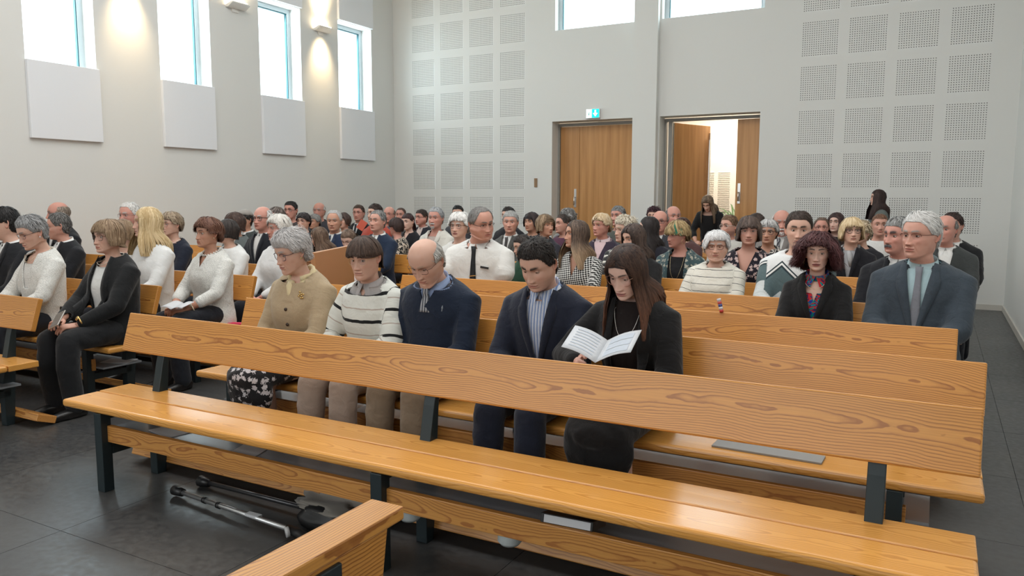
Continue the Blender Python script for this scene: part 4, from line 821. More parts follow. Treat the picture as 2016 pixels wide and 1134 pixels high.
# eyes ---------------------------------------------------------------
_eyeme = {}
M_eye = vcol_mat('eyeball', .12, .5)
def eye_mesh(ic):
    if ic in _eyeme: return _eyeme[ic]
    R = .0121; ang = np.array([0, 10, 10.5, 24, 26, 27.5, 50, 75, 100, 140, 180]) * PI / 180; n = 18; th = np.arange(n) / n * 2 * PI; V = []; C = []
    cols = [(.005,) * 3, (.005,) * 3, ic, ic, tuple(x * .3 for x in ic), (.62, .58, .55), (.66, .62, .60), (.6, .5, .47), (.5, .4, .4), (.5, .4, .4), (.5, .4, .4)]
    for a, c in zip(ang, cols):
        for t in th: V.append((R * math.sin(a) * math.cos(t), -R * math.cos(a) * (1.03 if a < .45 else 1), R * math.sin(a) * math.sin(t))); C.append(c)
    F = np.array([[i * n + j, i * n + (j + 1) % n, (i + 1) * n + (j + 1) % n, (i + 1) * n + j] for i in range(len(ang) - 1) for j in range(n)])
    me = mesh_np('eye', np.array(V), F, np.array(C)); me.materials.append(M_eye); _eyeme[ic] = me; return me
# hands --------------------------------------------------------------
_hand = {}
def hand(curl=.5, size=.004, spread=.0):
    key = (curl, size)
    if key in _hand: return _hand[key]
    parts = [loftc([(-.03, 0, 0), (0, 0, 0), (.025, 0, -.002), (.055, 0, -.003), (.080, 0, -.003)], [.021, .023, .031, .036, .034], 14, ell=.42)]
    for k, (yy, L, r) in enumerate(((.027, .072, .0088), (.009, .080, .0092), (-.009, .074, .0088), (-.026, .058, .0078))):
        p = np.array([.078 - abs(k - 1.2) * .004, yy, -.003]); a = -.15 - curl * .5 - k * .05; pts = [p - np.array([.03, 0, 0]), p]; rr = [r, r * 1.05]
        for seg_, f in enumerate((.45, .31, .24)):
            sp = (1.3 - k) * .07; p = p + L * f * np.array([math.cos(a) * math.cos(sp), math.sin(sp), math.sin(a)]); pts.append(p); rr.append(r * (.98 - .09 * seg_)); a -= curl * .95
        parts.append(loftc(pts, rr, 10))
    p = np.array([.015, .024, -.004]); parts.append(loftc([p, p + (.026, .020, -.008), p + (.050, .026, -.014 - .01 * curl), p + (.074, .022, -.020 - .02 * curl)], [.015, .0125, .0105, .0085], 10))
    V, F = joinm(parts); V, F = voxel(V, F, size); V = smooth(V, F, 2, .5); _hand[key] = (V, F); return V, F
def arm_skin(P, lod, upper=False):
    Vs = []; Fs = []; b = 0; cur = P.get('curl', .55)
    for s, sh, el, wr in arms(P):
        d = wr - el; d /= np.linalg.norm(d); pv, pf = loftc([el + d * (-.0 if upper else .04), el + d * .09, el + d * .17, wr + d * .01], [.040, .041, .034, .0245], 14, ell=.95); parts = [(pv, pf)]
        if upper: parts.append(loftc([sh, (sh + el) / 2, el], [.052, .046, .040], 14))
        hv, hf = hand(cur, {0: .0042, 1: .0055, 2: .009}[lod]); hv = hv.copy()
        hd = P.get('hdir_r' if s < 0 else 'hdir_l'); X = d * .7 + np.array([-s * .45, -.25, -.1]) if hd is None else np.array(hd, float); X = X / np.linalg.norm(X); up = np.array(P.get('hup_r' if s < 0 else 'hup_l', (s * .25, -.1, 1.0))); Z = up - X * (up @ X); Z /= np.linalg.norm(Z); Y = np.cross(Z, X)
        if s > 0: hv[:, 1] *= -1; hf = np.asarray(hf)[:, ::-1]
        W = wr + d * .012 + np.outer(hv[:, 0], X) + np.outer(hv[:, 1], Y) + np.outer(hv[:, 2], Z); parts.append((W, [list(f) for f in np.asarray(hf)]))
        for V, F in parts: Vs.append(V); Fs += [[i + b for i in f] for f in F]; b += len(V)
    return np.concatenate(Vs), Fs
# lower bodies (shared) ----------------------------------------------
_low = {}
def lower(kind, size):
    if (kind, size) in _low: return _low[(kind, size)]
    parts = []
    if kind == 'trousers':
        parts.append(loftc([(-.07, -.01, .535), (.07, -.01, .535)], [.115, .115], 16))
        for s in (-1, 1): parts += [loftc([(s * .085, 0, .545), (s * .095, -.20, .545), (s * .105, -.43, .530)], [.095, .090, .074], 16), loftc([(s * .105, -.44, .530), (s * .11, -.455, .34), (s * .115, -.43, .12), (s * .115, -.42, .085)], [.076, .074, .066, .066], 14)]
    elif kind == 'skirt':
        parts.append(loftc([(-.07, -.01, .535), (.07, -.01, .535)], [.118, .118], 16)); parts.append(loftc([(0, -.02, .54), (0, -.22, .54), (0, -.43, .525)], [.175, .180, .165], 22, ell=.52)); parts.append(loftc([(0, -.455, .54), (0, -.475, .48), (0, -.47, .43)], [.150, .158, .160], 22, up=(0, 1, 0), ell=.45))
    elif kind == 'trousers_standing':
        parts.append(loftc([(-.05, .0, .46), (.05, .0, .46)], [.125, .125], 16))
        for s in (-1, 1): parts.append(loftc([(s * .085, 0, .42), (s * .09, 0, .0), (s * .095, .0, -.33)], [.088, .066, .052], 16))
    V, F = voxel(*joinm(parts), size); V = smooth(V, F, 2); f = vnoise(V * 22, 4) * .010 + vnoise(V * 60, 5) * .003; nr = V - np.array([0, V[:, 1].mean(), .5]); nr /= np.linalg.norm(nr, axis=1, keepdims=True) + 1e-9; V = V + nr * f[:, None]
    me = mesh_np(kind, V, F); at = me.attributes.new('pat', 'FLOAT_VECTOR', 'POINT'); at.data.foreach_set('vector', V.astype(np.float32).ravel()); me.materials.append(M_frame); _low[(kind, size)] = me; return me
_shoe = None
def shoe():
    global _shoe
    if _shoe is None:
        V, F = joinm([loftc([(0, .05, .045), (0, .0, .045), (0, -.09, .034), (0, -.18, .024)], [.034, .036, .040, .028], 14, ell=.85), loftc([(0, .045, .012), (0, -.06, .010), (0, -.185, .010)], [.034, .040, .030], 14, ell=.28), loftc([(0, .02, .05), (0, .02, .10)], [.036, .034], 12)])
        V, F = voxel(V, F, .009); V = smooth(V, F, 2); _shoe = mesh_np('shoe', V, F); _shoe.materials.append(M_dark)
    return _shoe
# accessories --------------------------------------------------------
M_lens, nt, b = mat_new('spectacle_lens'); nt.nodes.remove(b); tr = nd(nt, 'ShaderNodeBsdfTransparent'); tr.inputs[0].default_value = (.93, .92, .92, 1); gl = nd(nt, 'ShaderNodeBsdfGlossy'); gl.inputs['Roughness'].default_value = .08; gl.inputs[0].default_value = (.8, .8, .8, 1)
ms = nd(nt, 'ShaderNodeMixShader'); ms.inputs[0].default_value = .05; nt.links.new(tr.outputs[0], ms.inputs[1]); nt.links.new(gl.outputs[0], ms.inputs[2]); nt.links.new(ms.outputs[0], nt.nodes['Material Output'].inputs[0])
_mc = {}
def cmat(col, rough=.4, metal=0.0):
    k = (col, rough, metal)
    if k not in _mc: _mc[k] = plain('accessory_paint', col, rough, metal)
    return _mc[k]
def put(name, V, F, mat, root, P, head=True, w=None, col=None, pat=False, smooth_=True, parent=None):
    V = np.asarray(V, float)
    if head: V2 = pose_s(V, np.ones(len(V)) if w is None else w, P) + HO
    else: V2 = V
    me = mesh_np(name, to_root(V2, P), F, col, smooth_)
    if pat: pat_attr(me, V2, P)
    return link(name, me, mat, parent or root)
def glasses(P, root, eyes, lod):
    g = P['glasses']; col = g.get('c', (.03, .02, .02)); rx, rz = g.get('r', (.0255, .0195)); sq = g.get('sq', 2.6); t = g.get('t', .0013) * {0: 1, 1: 1.25, 2: 1.6}[lod]; n = {0: 32, 1: 20, 2: 14}[lod]; mt = cmat(col, .3, g.get('m', 0.0)); dz = g.get('dz', -.003); dy = g.get('dy', -.0); m = MB(); yl = min(e[1] for e in eyes) - .0215 + dy; lens = []
    for e in eyes:
        s = 1 if e[0] > 0 else -1; a = np.arange(n) / n * 2 * PI; ca, sa = np.cos(a), np.sin(a); x = e[0] + s * .002 + rx * np.sign(ca) * np.abs(ca) ** (2 / sq); z = e[2] + dz + rz * np.sign(sa) * np.abs(sa) ** (2 / sq); y = yl + ((x / .055) ** 2) * .006
        L = np.stack([x, y, z], -1); lens.append(L); 
        if not g.get('half'): m.tube([tuple(p) for p in L] + [tuple(L[0])], t, 6, False)
        else: m.tube([tuple(p) for p in L[:n // 2 + 1]], t, 6, False)
        tx = e[0] + s * (rx + .002); m.tube([(tx, yl + .004, e[2] + dz + rz * .55), (s * .073 * P.get('fw', 1), yl + .022, e[2] + dz + rz * .5), (s * .0795 * P.get('fw', 1), .000, .004), (s * .0795 * P.get('fw', 1), .022, -.004), (s * .078 * P.get('fw', 1), .030, -.02)], t * g.get('tt', 1.1), 6)
    z0 = eyes[0][2] + dz + rz * .45; m.tube([(-.0085, yl + .001, z0 - .002), (0, yl - .001, z0 + .001), (.0085, yl + .001, z0 - .002)], t, 6)
    o = put('glasses', m.v, [list(f) for f in m.f], mt, root, P)
    if lod < 2:
        for L in lens:
            V = np.concatenate([L, [L.mean(0)]]); put('lens', V, [[i, (i + 1) % n, n] for i in range(n)], M_lens, root, P, parent=o)
def band(P, z0, z1, off0, off1, gap=.0, n=40, tiltf=.03):
    """collar band round the neck, returns V,F ; z in body frame"""
    T = torso_tab(P, 0); th = np.linspace(-PI + gap * 0, PI, n + 1); V = []
    return None
def collar(P, root, mat, h=.036, gap=.045, low=.555, spread=.055, name='shirt_collar', off=.006):
    """folded shirt collar with two points at the front"""
    n = 36; th = np.linspace(-PI + .0, PI, n); a = np.where(th > 0, PI - th, -PI - th)   # start at front left, round the back, to front right
    t = np.linspace(-1, 1, n); ang = t * PI  # +-pi = front ; 0 = back
    x = np.sin(ang) * .066 * P.get('nw', 1); back = (1 + np.cos(ang)) / 2; y = .062 - (1 - back) * .128; f = 1 - back
    top = np.stack([x * .97, y, .640 - f * .047], -1); fold = np.stack([x * 1.03, y + (back - .5) * .008, .648 - f * .047], -1); pts = np.clip((f - .80) / .20, 0, 1)
    out = np.stack([x * (1.16 + .1 * f) + np.sign(x) * pts * spread * .55, y + (back - .5) * .03 - .004 * f - pts * .012, .640 - h - f * .045 - pts * .030], -1)
    mid = np.abs(t) > .985; 
    inn = np.stack([x * .96, y, .603 - f * .050], -1); V = np.concatenate([inn, top, fold, out]); F = []
    for r in range(3):
        for i in range(n - 1): F.append([r * n + i, r * n + i + 1, (r + 1) * n + i + 1, (r + 1) * n + i])
    off_ = V.copy(); V3 = V.copy(); b = len(V)
    return put(name, V, F, mat, root, P, head=False, pat=True)
def surf_y(bvh, x, z, y0=-.6):
    h = bvh.ray_cast(Vector((x, y0, z)), Vector((0, 1, 0))); return h[0].y if h[0] is not None else None
def strip(bvh, pts2, off, thick=.004, default=-.1):
    """pts2: rows x cols x 2 (x,z) draped on the garment front"""
    R_, C_ = pts2.shape[:2]; V = []; last = default
    for r in range(R_):
        for c in range(C_):
            y = surf_y(bvh, *pts2[r, c]); 
            if y is None: y = last
            last = y; V.append((pts2[r, c, 0], y - off - thick, pts2[r, c, 1]))
    V = np.array(V).reshape(R_, C_, 3)
    for _ in range(2): V[1:-1, :, 1] = (V[:-2, :, 1] + V[2:, :, 1] + 2 * V[1:-1, :, 1]) / 4
    Bk = V.copy(); Bk[..., 1] += thick + off * .5; A = V.reshape(-1, 3); Bk = Bk.reshape(-1, 3); N = R_ * C_; F = []
    for r in range(R_ - 1):
        for c in range(C_ - 1): q = r * C_ + c; F += [[q, q + 1, q + C_ + 1, q + C_], [q + N, q + C_ + N, q + C_ + 1 + N, q + 1 + N]]
    edge = [r * C_ for r in range(R_)] + [(R_ - 1) * C_ + c for c in range(1, C_)] + [r * C_ + C_ - 1 for r in range(R_ - 2, -1, -1)] + [c for c in range(C_ - 2, 0, -1)]
    F += [[edge[i], edge[(i + 1) % len(edge)], edge[(i + 1) % len(edge)] + N, edge[i] + N] for i in range(len(edge))]
    return np.concatenate([A, Bk]), F
def bvh_of(V, F): return BVHTree.FromPolygons([tuple(p) for p in V], [list(map(int, f)) for f in F])
def lapels(P, root, bvh, mat, w0, zb, wb, lw=.048):
    for s in (-1, 1):
        K = 14; t = np.linspace(0, 1, K); z = zb + (.612 - zb) * t; xe = wb + (z - zb) / (.60 - zb) * (w0 - wb); wd = np.interp(t, [0, .1, .70, .73, .86, 1], [.004, .016, lw * 1.15, lw * 1.2, lw * .75, lw * .5]); z2 = z + np.interp(t, [0, .65, .75, .85, 1], [0, .0, .012, -.005, -.01]); rows = []
        for i in range(K): rows.append([(s * (xe[i] - .006 + wd[i] * u), z[i] * (1 - u) + z2[i] * u) for u in (0, .5, 1)])
        V, F = strip(bvh, np.array(rows), .003); 
        if s > 0: F = [f[::-1] for f in F]
        put('lapel', V, F, mat, root, P, head=False, pat=True, smooth_=True)
def tie(P, root, bvh, mat, zend=.12, w=.036):
    K = 12; z = np.linspace(.590, zend, K); t = np.linspace(0, 1, K); hw = np.interp(t, [0, .05, .10, .14, 1], [.019, .024, .013, .014, w]); rows = [[(u * hw[i], z[i]) for u in (-1, -.4, .4, 1)] for i in range(K)]; V, F = strip(bvh, np.array(rows), .004, .006); V[:, 1] -= .010 * np.clip((V[:, 2] - .548) / .02, 0, 1) * 1.2
    put('tie', V, F, mat, root, P, head=False, pat=True)

VX = {0: .0105, 1: .015, 2: .021}
BROWN = (.060, .032, .018); DBROWN = (.022, .012, .008); BLACK = (.008, .007, .007); GREY = (.26, .26, .26); LGREY = (.46, .45, .44); WHITE = (.72, .71, .69); BLOND = (.42, .28, .13); DBLOND = (.24, .155, .085); AUB = (.11, .035, .02); RED = (.10, .022, .025)
SUIT = (.012, .014, .020); NAVY = (.010, .018, .038); WH = (.78, .78, .76)
def mesh_raw(V, F): return [list(map(int, f)) for f in F]
def person(pid, x, y, top, label, P, lod=1, group=None):
    """x,y: world position of the head; top: world height of the crown"""
    P = dict(P); P.setdefault('seed', pid); z0 = P.setdefault('z0', .46); ht = .8655 + STY[P.get('hair', 'short')]['ot'] * .6 * P.get('vol', 1) * (0 if P.get('bald') else 1); P['s'] = P.get('s', (top - z0) / ht / math.cos(math.radians(P.get('lean', 0) * .8)))
    by = math.radians(P.get('body', 0)); hy = -.032 - math.sin(math.radians(P.get('lean', 0))) * .69 * P['s']
    # root turned so that the head lands on (x,y)
    rz = -by; ox, oy = -hy * math.sin(rz), hy * math.cos(rz); root = tag(empty('person', (x - ox, y - oy, 0), rz), label, 'person', group)
    T, V, F, C, vr, eyes = build_head(P, lod); w = wgt(vr); V2 = pose_s(V, w, P) + HO; k = vr >= 17.6; V2[k] = V2[k] * np.array([.97, .93, 1]) + np.array([0, -.002, 0])
    aV, aF = arm_skin(P, lod, P.get('top', {}).get('sleeve') == 'short'); Fl = [list(f) for f in F] if False else None
    nq = len(V2); base = skin_rgb(P.get('tone', 'fair')); Ca = np.tile(base * np.array([.97, .86, .84]), (len(aV), 1)); Vall = np.concatenate([V2, aV]); FL = F.tolist() + [[i + nq for i in f] for f in aF]; Vr = to_root(Vall, P)
    lw = P.get('low', ('trousers', SUIT)); Call = np.concatenate([C, Ca])
    if lw[0] == 'skirt':
        for s in (-1, 1):
            lv, lf = loftc([(s * .085, -.40, .52), (s * .085, -.44, .45), (s * .085, -.43, .30), (s * .09, -.41, .16), (s * .09, -.40, .07)], [.05, .052, .052, .034, .032], 14); b = len(Vr); Vr = np.concatenate([Vr, lv]); FL += [[i + b for i in f] for f in lf]; Call = np.concatenate([Call, np.tile(np.array(P.get('legc', tuple(base * .75))), (len(lv), 1))])
    body = link('body', mesh_np('body', Vr, FL, Call), M_skin, root)
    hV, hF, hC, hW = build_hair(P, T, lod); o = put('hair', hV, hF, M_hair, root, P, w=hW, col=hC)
    # eyes
    em = eye_mesh(P.get('iris', (.05, .03, .015))); Rh = rotm(math.radians(P.get('yaw', 0)), math.radians(P.get('pitch', 0)), math.radians(P.get('roll', 0))); gz = P.get('gaze', (0, 0)); Rg = rotm(math.radians(gz[0]), math.radians(gz[1])); le = math.radians(P.get('lean', 0)); Rl = np.array([[1, 0, 0], [0, math.cos(le), -math.sin(le)], [0, math.sin(le), math.cos(le)]])
    for e in eyes:
        p = to_root((pose_s(e[None], np.ones(1), P) + HO), P)[0]; ob = link('eye', em, None, root); M = Matrix((Rl @ Rh @ Rg).tolist()).to_4x4(); ob.matrix_local = Matrix.Translation(p) @ M @ Matrix.Diagonal((P['s'], P['s'], P['s'], 1))
    if P.get('glasses'): glasses(P, root, eyes, lod)
    tp = P.get('top', {}); kind = tp.get('k', 'sweater'); mat = tp.get('m') or fabric(tp.get('f', 'plain'), tp.get('c', SUIT), tp.get('c2')); sz = VX[lod]
    if kind == 'suit':
        gV, gF = garment(P, sz, .013, 'long'); w0, zb, wb = tp.get('v', (.062, .26, 0.0)); cV, cF = cut_mesh(gV, gF, (-.10, .59, .07, .620), (w0, zb, wb), openf=tp.get('open'), pull=1.22)
        put('jacket', cV, cF, mat, root, P, head=False, pat=True); bv = bvh_of(gV, gF)
        if lod < 2 or tp.get('lapel'): lapels(P, root, bv, mat, w0, zb, wb, tp.get('lw', .046))
        sm = fabric(tp.get('sf', 'plain'), tp.get('shirt', WH), tp.get('s2')); nk = tp.get('neck', (-.10, .572, .07, .622)); sV, sF = torso_loft(P, -.003, caps=False, n=40, zs=np.linspace(.02, .630, 34)); 
        sV, sF = cut_mesh(sV, sF, nk, tp.get('sv')); put(tp.get('sname', 'shirt'), sV, sF, sm, root, P, head=False, pat=True)
        if tp.get('collar', True): collar(P, root, sm)
        if tp.get('tie'): tV, tF = torso_loft(P, .003, caps=False, n=40); tie(P, root, bvh_of(tV, tF), fabric(tp.get('tf', 'plain'), tp['tie'], tp.get('t2'), .5), tp.get('tz', .16), tp.get('tw', .034))
        if tp.get('hank'): pass
        if lod == 0 and not tp.get('open'):
            m = MB()
            for zz in (zb - .02, zb - .11):
                yy = surf_y(bv, .0, zz) or -.14; m.tube([(.0, yy - .006, zz), (0, yy, zz)], .009, 12)
            put('button', m.v, [list(f) for f in m.f], cmat((.02, .02, .02), .4), root, P, head=False)
    else:
        gV, gF = garment(P, sz, .008, tp.get('sleeve', 'long')); cV, cF = cut_mesh(gV, gF, tp.get('neck', (-.10, .572, .07, .618)), tp.get('v'), openf=tp.get('open'), pull=tp.get('pull', 1.30 if tp.get('collar') else 1.12)); put(tp.get('name', kind), cV, cF, mat, root, P, head=False, pat=True)
        if tp.get('under'):
            sV, sF = torso_loft(P, -.004, caps=False, n=40, zs=np.linspace(.02, .630, 34)); sV, sF = cut_mesh(sV, sF, tp.get('uneck', (-.10, .574, .07, .622)), tp.get('uv')); put(tp.get('uname', 'shirt'), sV, sF, fabric(tp.get('uf', 'plain'), tp['under'], tp.get('u2')), root, P, head=False, pat=True)
        if tp.get('collar'): collar(P, root, fabric(tp.get('cf', 'plain'), tp['collar'], tp.get('cc2')), spread=tp.get('spread', .055))
        if tp.get('tie'): tie(P, root, bvh_of(*(torso_loft(P, -.001, caps=False, n=40) if tp.get('v') else (gV, gF))), fabric(tp.get('tf', 'plain'), tp['tie'], tp.get('t2'), .5), tp.get('tz', .16), tp.get('tw', .034))
        if tp.get('buttons'):
            m = MB(); bv = bvh_of(gV, gF)
            for zz in tp['buttons']: yy = surf_y(bv, tp.get('bx', .0), zz) or -.14; m.tube([(tp.get('bx', .0), yy - .006, zz), (tp.get('bx', .0), yy, zz)], tp.get('br', .008), 12)
            put('button', m.v, [list(f) for f in m.f], cmat(tp.get('bc', (.05, .03, .02)), .4), root, P, head=False)
        if tp.get('lapels'): lapels(P, root, bvh_of(gV, gF), mat, *tp['v'][:1], tp['v'][1], tp['v'][2] if len(tp['v']) > 2 else 0)
    if P.get('scarf'): 
        m = MB(); a = np.linspace(-2.6, 2.6, 22); c = P['scarf']
        for q, (rr, dz) in enumerate(((.020, 0), (.018, -.026))): m.tube([(math.sin(t) * (.070 + .008 * q), .012 + math.cos(t) * .066 - .012 * q, .620 - (1 - math.cos(t)) * .022 + dz + .004 * math.sin(7 * t + q)) for t in a], [rr * (.8 + .25 * math.sin(i * 1.3 + q)) for i in range(22)], 10)
        m.tube([(-.005, -.075, .565), (.004, -.10, .545), (.012, -.112, .50), (.02, -.118, .44)], [.020, .024, .022, .014], 10); put('scarf', m.v, [list(f) for f in m.f], fabric('plain', c, None, .6), root, P, head=False, pat=True)
    if P.get('necklace'):
        nc = P['necklace']; a = np.linspace(-PI, PI, 41); bb = bvh_of(*torso_loft(P, .011, caps=False)); m = MB(); dr = nc.get('drop', .06); pts = []
        for t in a:
            f = (1 - math.cos(t)) / 2; x = math.sin(t) * (.074 if dr < .12 else .062) ; z = .625 - (f ** 2.2) * (.02 + dr) - f * .035; y = .060 - f * .13; yy = surf_y(bb, x, z) if f > .45 else None
            if yy is not None: y = min(y, yy) if z < .57 else y
            pts.append((x, y - .003 * f, z))
        if nc.get('bead'):
            for i, p in enumerate(pts): m.tube([(p[0] - .0005, p[1] - .006, p[2] + (.004 if i % 2 else -.004)), (p[0], p[1] + .002, p[2] + (.004 if i % 2 else -.004))], nc['bead'], 8)
        m.tube(pts, nc.get('t', .0012), 5)
        if nc.get('pend'): p = pts[20]; m.tube([(p[0], p[1] - .004, p[2] - .008), (p[0], p[1], p[2] - .008)], nc['pend'], 14)
        put('necklace', m.v, [list(f) for f in m.f], cmat(nc.get('c', (.75, .72, .66)), .25, nc.get('m', .8)), root, P, head=False)
    if P.get('earring'):
        for s in (-1, 1):
            m = MB(); er = P['earring']
            if er.get('hoop'): a = np.linspace(0, 2 * PI, 17); R_ = er['hoop']; m.tube([(s * .083, .008 + math.cos(t) * R_, -.040 - R_ + math.sin(t) * R_) for t in a], .0011, 5, False)
            else: m.tube([(s * .080, .006, -.038), (s * .085, .006, -.038)], .005, 8)
            put('earring', m.v, [list(f) for f in m.f], cmat(er.get('c', (.8, .65, .35)), .2, .9), root, P)
    if P.get('cap'):
        th = np.linspace(-PI, PI, 29)[:-1]; V = []; 
        for v, of in ((.05, .020), (1.5, .022), (2.6, .018), (3.3, .012), (3.32, .004)):
            vv = np.where(np.abs(th) < 1.2, v, v * 1.10); b_ = S(T, th, vv); c_ = np.array([0, .012, .02]); d_ = b_ - c_; d_ /= np.linalg.norm(d_, axis=-1, keepdims=True); V.append(b_ + d_ * of)
        n = 28; Vc = np.concatenate(V + [V[0].mean(0)[None]]); Fc = [[i * n + j, i * n + (j + 1) % n, (i + 1) * n + (j + 1) % n, (i + 1) * n + j] for i in range(4) for j in range(n)] + [[len(Vc) - 1, (j + 1) % n, j] for j in range(n)]
        for t in np.linspace(-.8, .8, 9): Vc = np.concatenate([Vc, [S(T, t, 3.2) + np.array([0, -.012, .0]), S(T, t, 3.3) * np.array([.8, 1, 1]) + np.array([0, -.05 * math.cos(t), -.012])]])
        b0 = len(Vc) - 18; Fc += [[b0 + 2 * i, b0 + 2 * i + 1, b0 + 2 * i + 3, b0 + 2 * i + 2] for i in range(8)]; put('flat_cap', Vc, Fc, fabric('tweed', P['cap'], (.1, .1, .1)), root, P)
    if P.get('moust'):
        rng = np.random.default_rng(pid); m = MB(); q = P['moust']; N = {0: 160, 1: 60, 2: 30}[lod]
        for i in range(N):
            u = rng.uniform(-1, 1); xx = u * .026; yy = -.0935 + abs(u) ** 2 * .012; zt = -.0575 + rng.uniform(-.002, .002); m.tube([(xx * .8, yy + .003, zt), (xx, yy - .004, zt - .005), (xx * 1.12, yy - .002, zt - .012 - abs(u) * q.get('droop', .002))], [.0014 * (1 + lod * .6), .0016 * (1 + lod * .6), .0006], 4, False)
        if q.get('goatee'):
            for i in range(N): u = rng.uniform(-1, 1); z_ = -.090 - rng.uniform(0, .028) + abs(u) * .01; m.tube([(u * .024, -.088 + u * u * .016, z_), (u * .024, -.096 + u * u * .016, z_ - .012)], [.0015 * (1 + lod * .6), .0006], 4, False)
        put('moustache', m.v, [list(f) for f in m.f], cmat(q.get('c', (.4, .4, .4)), .7), root, P)
    lk, lc = lw[0], lw[1]; lm = fabric(lw[2] if len(lw) > 2 else 'plain', lc, lw[3] if len(lw) > 3 else None)
    if z0 > .6:
        me = lower('trousers_standing', .02); o = link('trousers', me, lm, root, (0, 0, z0 - .46 + .0)); 
        for s in (-1, 1): link('shoe', shoe(), cmat((.02, .02, .02), .35), root, (s * .095, .0, 0))
    else:
        me = lower(lk, .013 if lod == 0 else .021); o = link(lk, me, lm, root)
        for s in (-1, 1): link('shoe', shoe(), cmat(P.get('shoec', (.012, .012, .012)), .3), root, (s * .112 if lk != 'skirt' else s * .09, -.415, 0))
    return root

# ------------------------------------------------------------------ the congregation
def suit(c=SUIT, tie=None, shirt=WH, **k): return dict(k='suit', c=c, shirt=shirt, tie=tie, **k)
def knit(c, **k): return dict(k='sweater', c=c, **k)
GL = lambda c=(.03, .02, .02), **k: dict(c=c, **k)
GOLD = (.75, .58, .36); TORT = (.12, .05, .03)
# second row of the right-hand block
person(74, -3.276, 3.360, 1.338, 'elderly woman with fluffy grey hair, beige cardigan, cream scarf and gold brooch', dict(hair='curly', vol=1.3, hairc=(.46, .44, .43), hairc2=(.74, .71, .70), fr=3.5, dens=1.7, sweep=.9, hs=dict(curl=.0045, ln=3.4, cw=.0024, lift=.009), age=1.0, cheek=.5, dchin=.6, tone='fair', yaw=14, pitch=12, eye=.45, glasses=GL((.03, .02, .04), r=(.025, .021), dz=-.006, t=.0015), sw=.99, bust=.5, fat=.5, lean=6, scarf=(.72, .60, .36), top=knit((.46, .36, .23), name='cardigan', neck=(-.10, .565, .07, .618), buttons=(.42, .33, .24), br=.010, bx=.01, f='tweed', c2=(.40, .30, .19)), low=('skirt', (.60, .58, .60), 'floral', (.012, .012, .014)), legc=(.20, .12, .09), hlean=0, wr=(.09, -.30, .15), earring=dict(c=(.7, .6, .3))), 0)
person(75, -2.769, 3.370, 1.300, 'dark-haired woman with fringe and thin gold glasses in ivory sweater with black stripes', dict(hair='bowl', bangs=.45, hairc=(.040, .024, .018), hairc2=(.10, .062, .045), age=.55, tone='fair', yaw=-6, pitch=4, gaze=(-14, -4), glasses=GL(GOLD, m=.8, t=.0009, r=(.025, .021)), sw=.96, bust=.3, loose=1.2, dchin=.3, lean=8, top=knit((.70, .72, .67), f='bold_stripe', c2=(.010, .011, .012), neck=(-.10, .548, .07, .612), under=(.38, .36, .35), collar=(.40, .37, .36), pull=1.35, uv=(.045, .52)), low=('trousers', (.36, .275, .22)), wr=(.16, -.30, .15), lipm=.6), 0)
person(76, -2.347, 3.390, 1.320, 'bald man in navy V-neck sweater with blue shirt and striped tie, looking down', dict(hair='bald', bald=1, hairc=(.46, .44, .41), hairc2=(.60, .58, .54), age=.9, cheek=.8, dchin=.8, fw=1.05, fat=.5, belly=.8, tone='fair', yaw=2, pitch=24, lean=10, eye=.10, browa=.5, browc=(.35, .28, .22), glasses=GL((.10, .04, .03), r=(.026, .018), sq=3.2, t=.0012, dz=-.004), sw=1.12, top=knit(NAVY, v=(.062, .50), under=(.25, .33, .52), collar=(.28, .36, .55), tie=(.05, .06, .08), tf='vert_stripe', t2=(.25, .27, .30), tz=.47), low=('trousers', (.25, .185, .125))), 0)
person(77, -1.678, 3.370, 1.334, 'young man with cropped dark hair in navy jacket and open blue striped shirt, looking down', dict(hair='short', hairc=(.012, .009, .008), hairc2=(.045, .035, .03), fr=2.95, sweep=.25, hs=dict(ot=.021, os=.0025, ob=.004, lift=.010, curl=.0035, ln=1.9), age=.12, browc=(.012, .008, .006), cheek=.2, jw=1.04, tone='fair', yaw=4, pitch=20, eye=.10, browt=1.3, stubble=.18, brow=1, lean=8, sw=1.07, top=suit((.014, .018, .034), None, (.16, .24, .46), sf='vert_stripe', s2=(.62, .66, .74), neck=(-.10, .55, .07, .62), v=(.075, .20, .0)), low=('trousers', (.014, .018, .034)), wr=(.07, -.33, .165)), 0)
person(78, -1.206, 3.330, 1.322, 'young woman with long brown hair, gold glasses and black blazer reading an open booklet', dict(hair='long', thm=50, part=.05, hairc=(.024, .012, .009), hairc2=(.075, .038, .025), tipc=(.13, .058, .034), tipv=8, dens=1.3, hs=dict(hang=(.062, -.315, -.30)), age=.05, jw=.93, fw=.97, neck=.88, tone='pale', yaw=10, pitch=20, eye=.16, browt=.8, lips=1.1, lipc=(.40, .13, .12), lipm=.9, lean=7, sw=.90, bust=.6, waist=1, glasses=GL((.42, .22, .16), m=.6, r=(.0275, .024), sq=2.15, t=.0011, dz=-.006), necklace=dict(drop=.13, pend=.010, c=(.8, .78, .74)), top=dict(k='suit', c=(.008, .008, .009), shirt=(.012, .008, .008), v=(.068, .02, .075), open=1, collar=False, sname='dress', neck=(-.10, .585, .07, .63)), low=('skirt', (.008, .008, .009)), wr=(.155, -.31, .335), hdir_r=(.22, -.85, .12), hdir_l=(-.22, -.85, .12), hup_r=(-.9, -.3, .3), hup_l=(.9, -.3, .3), curl=.35), 0)
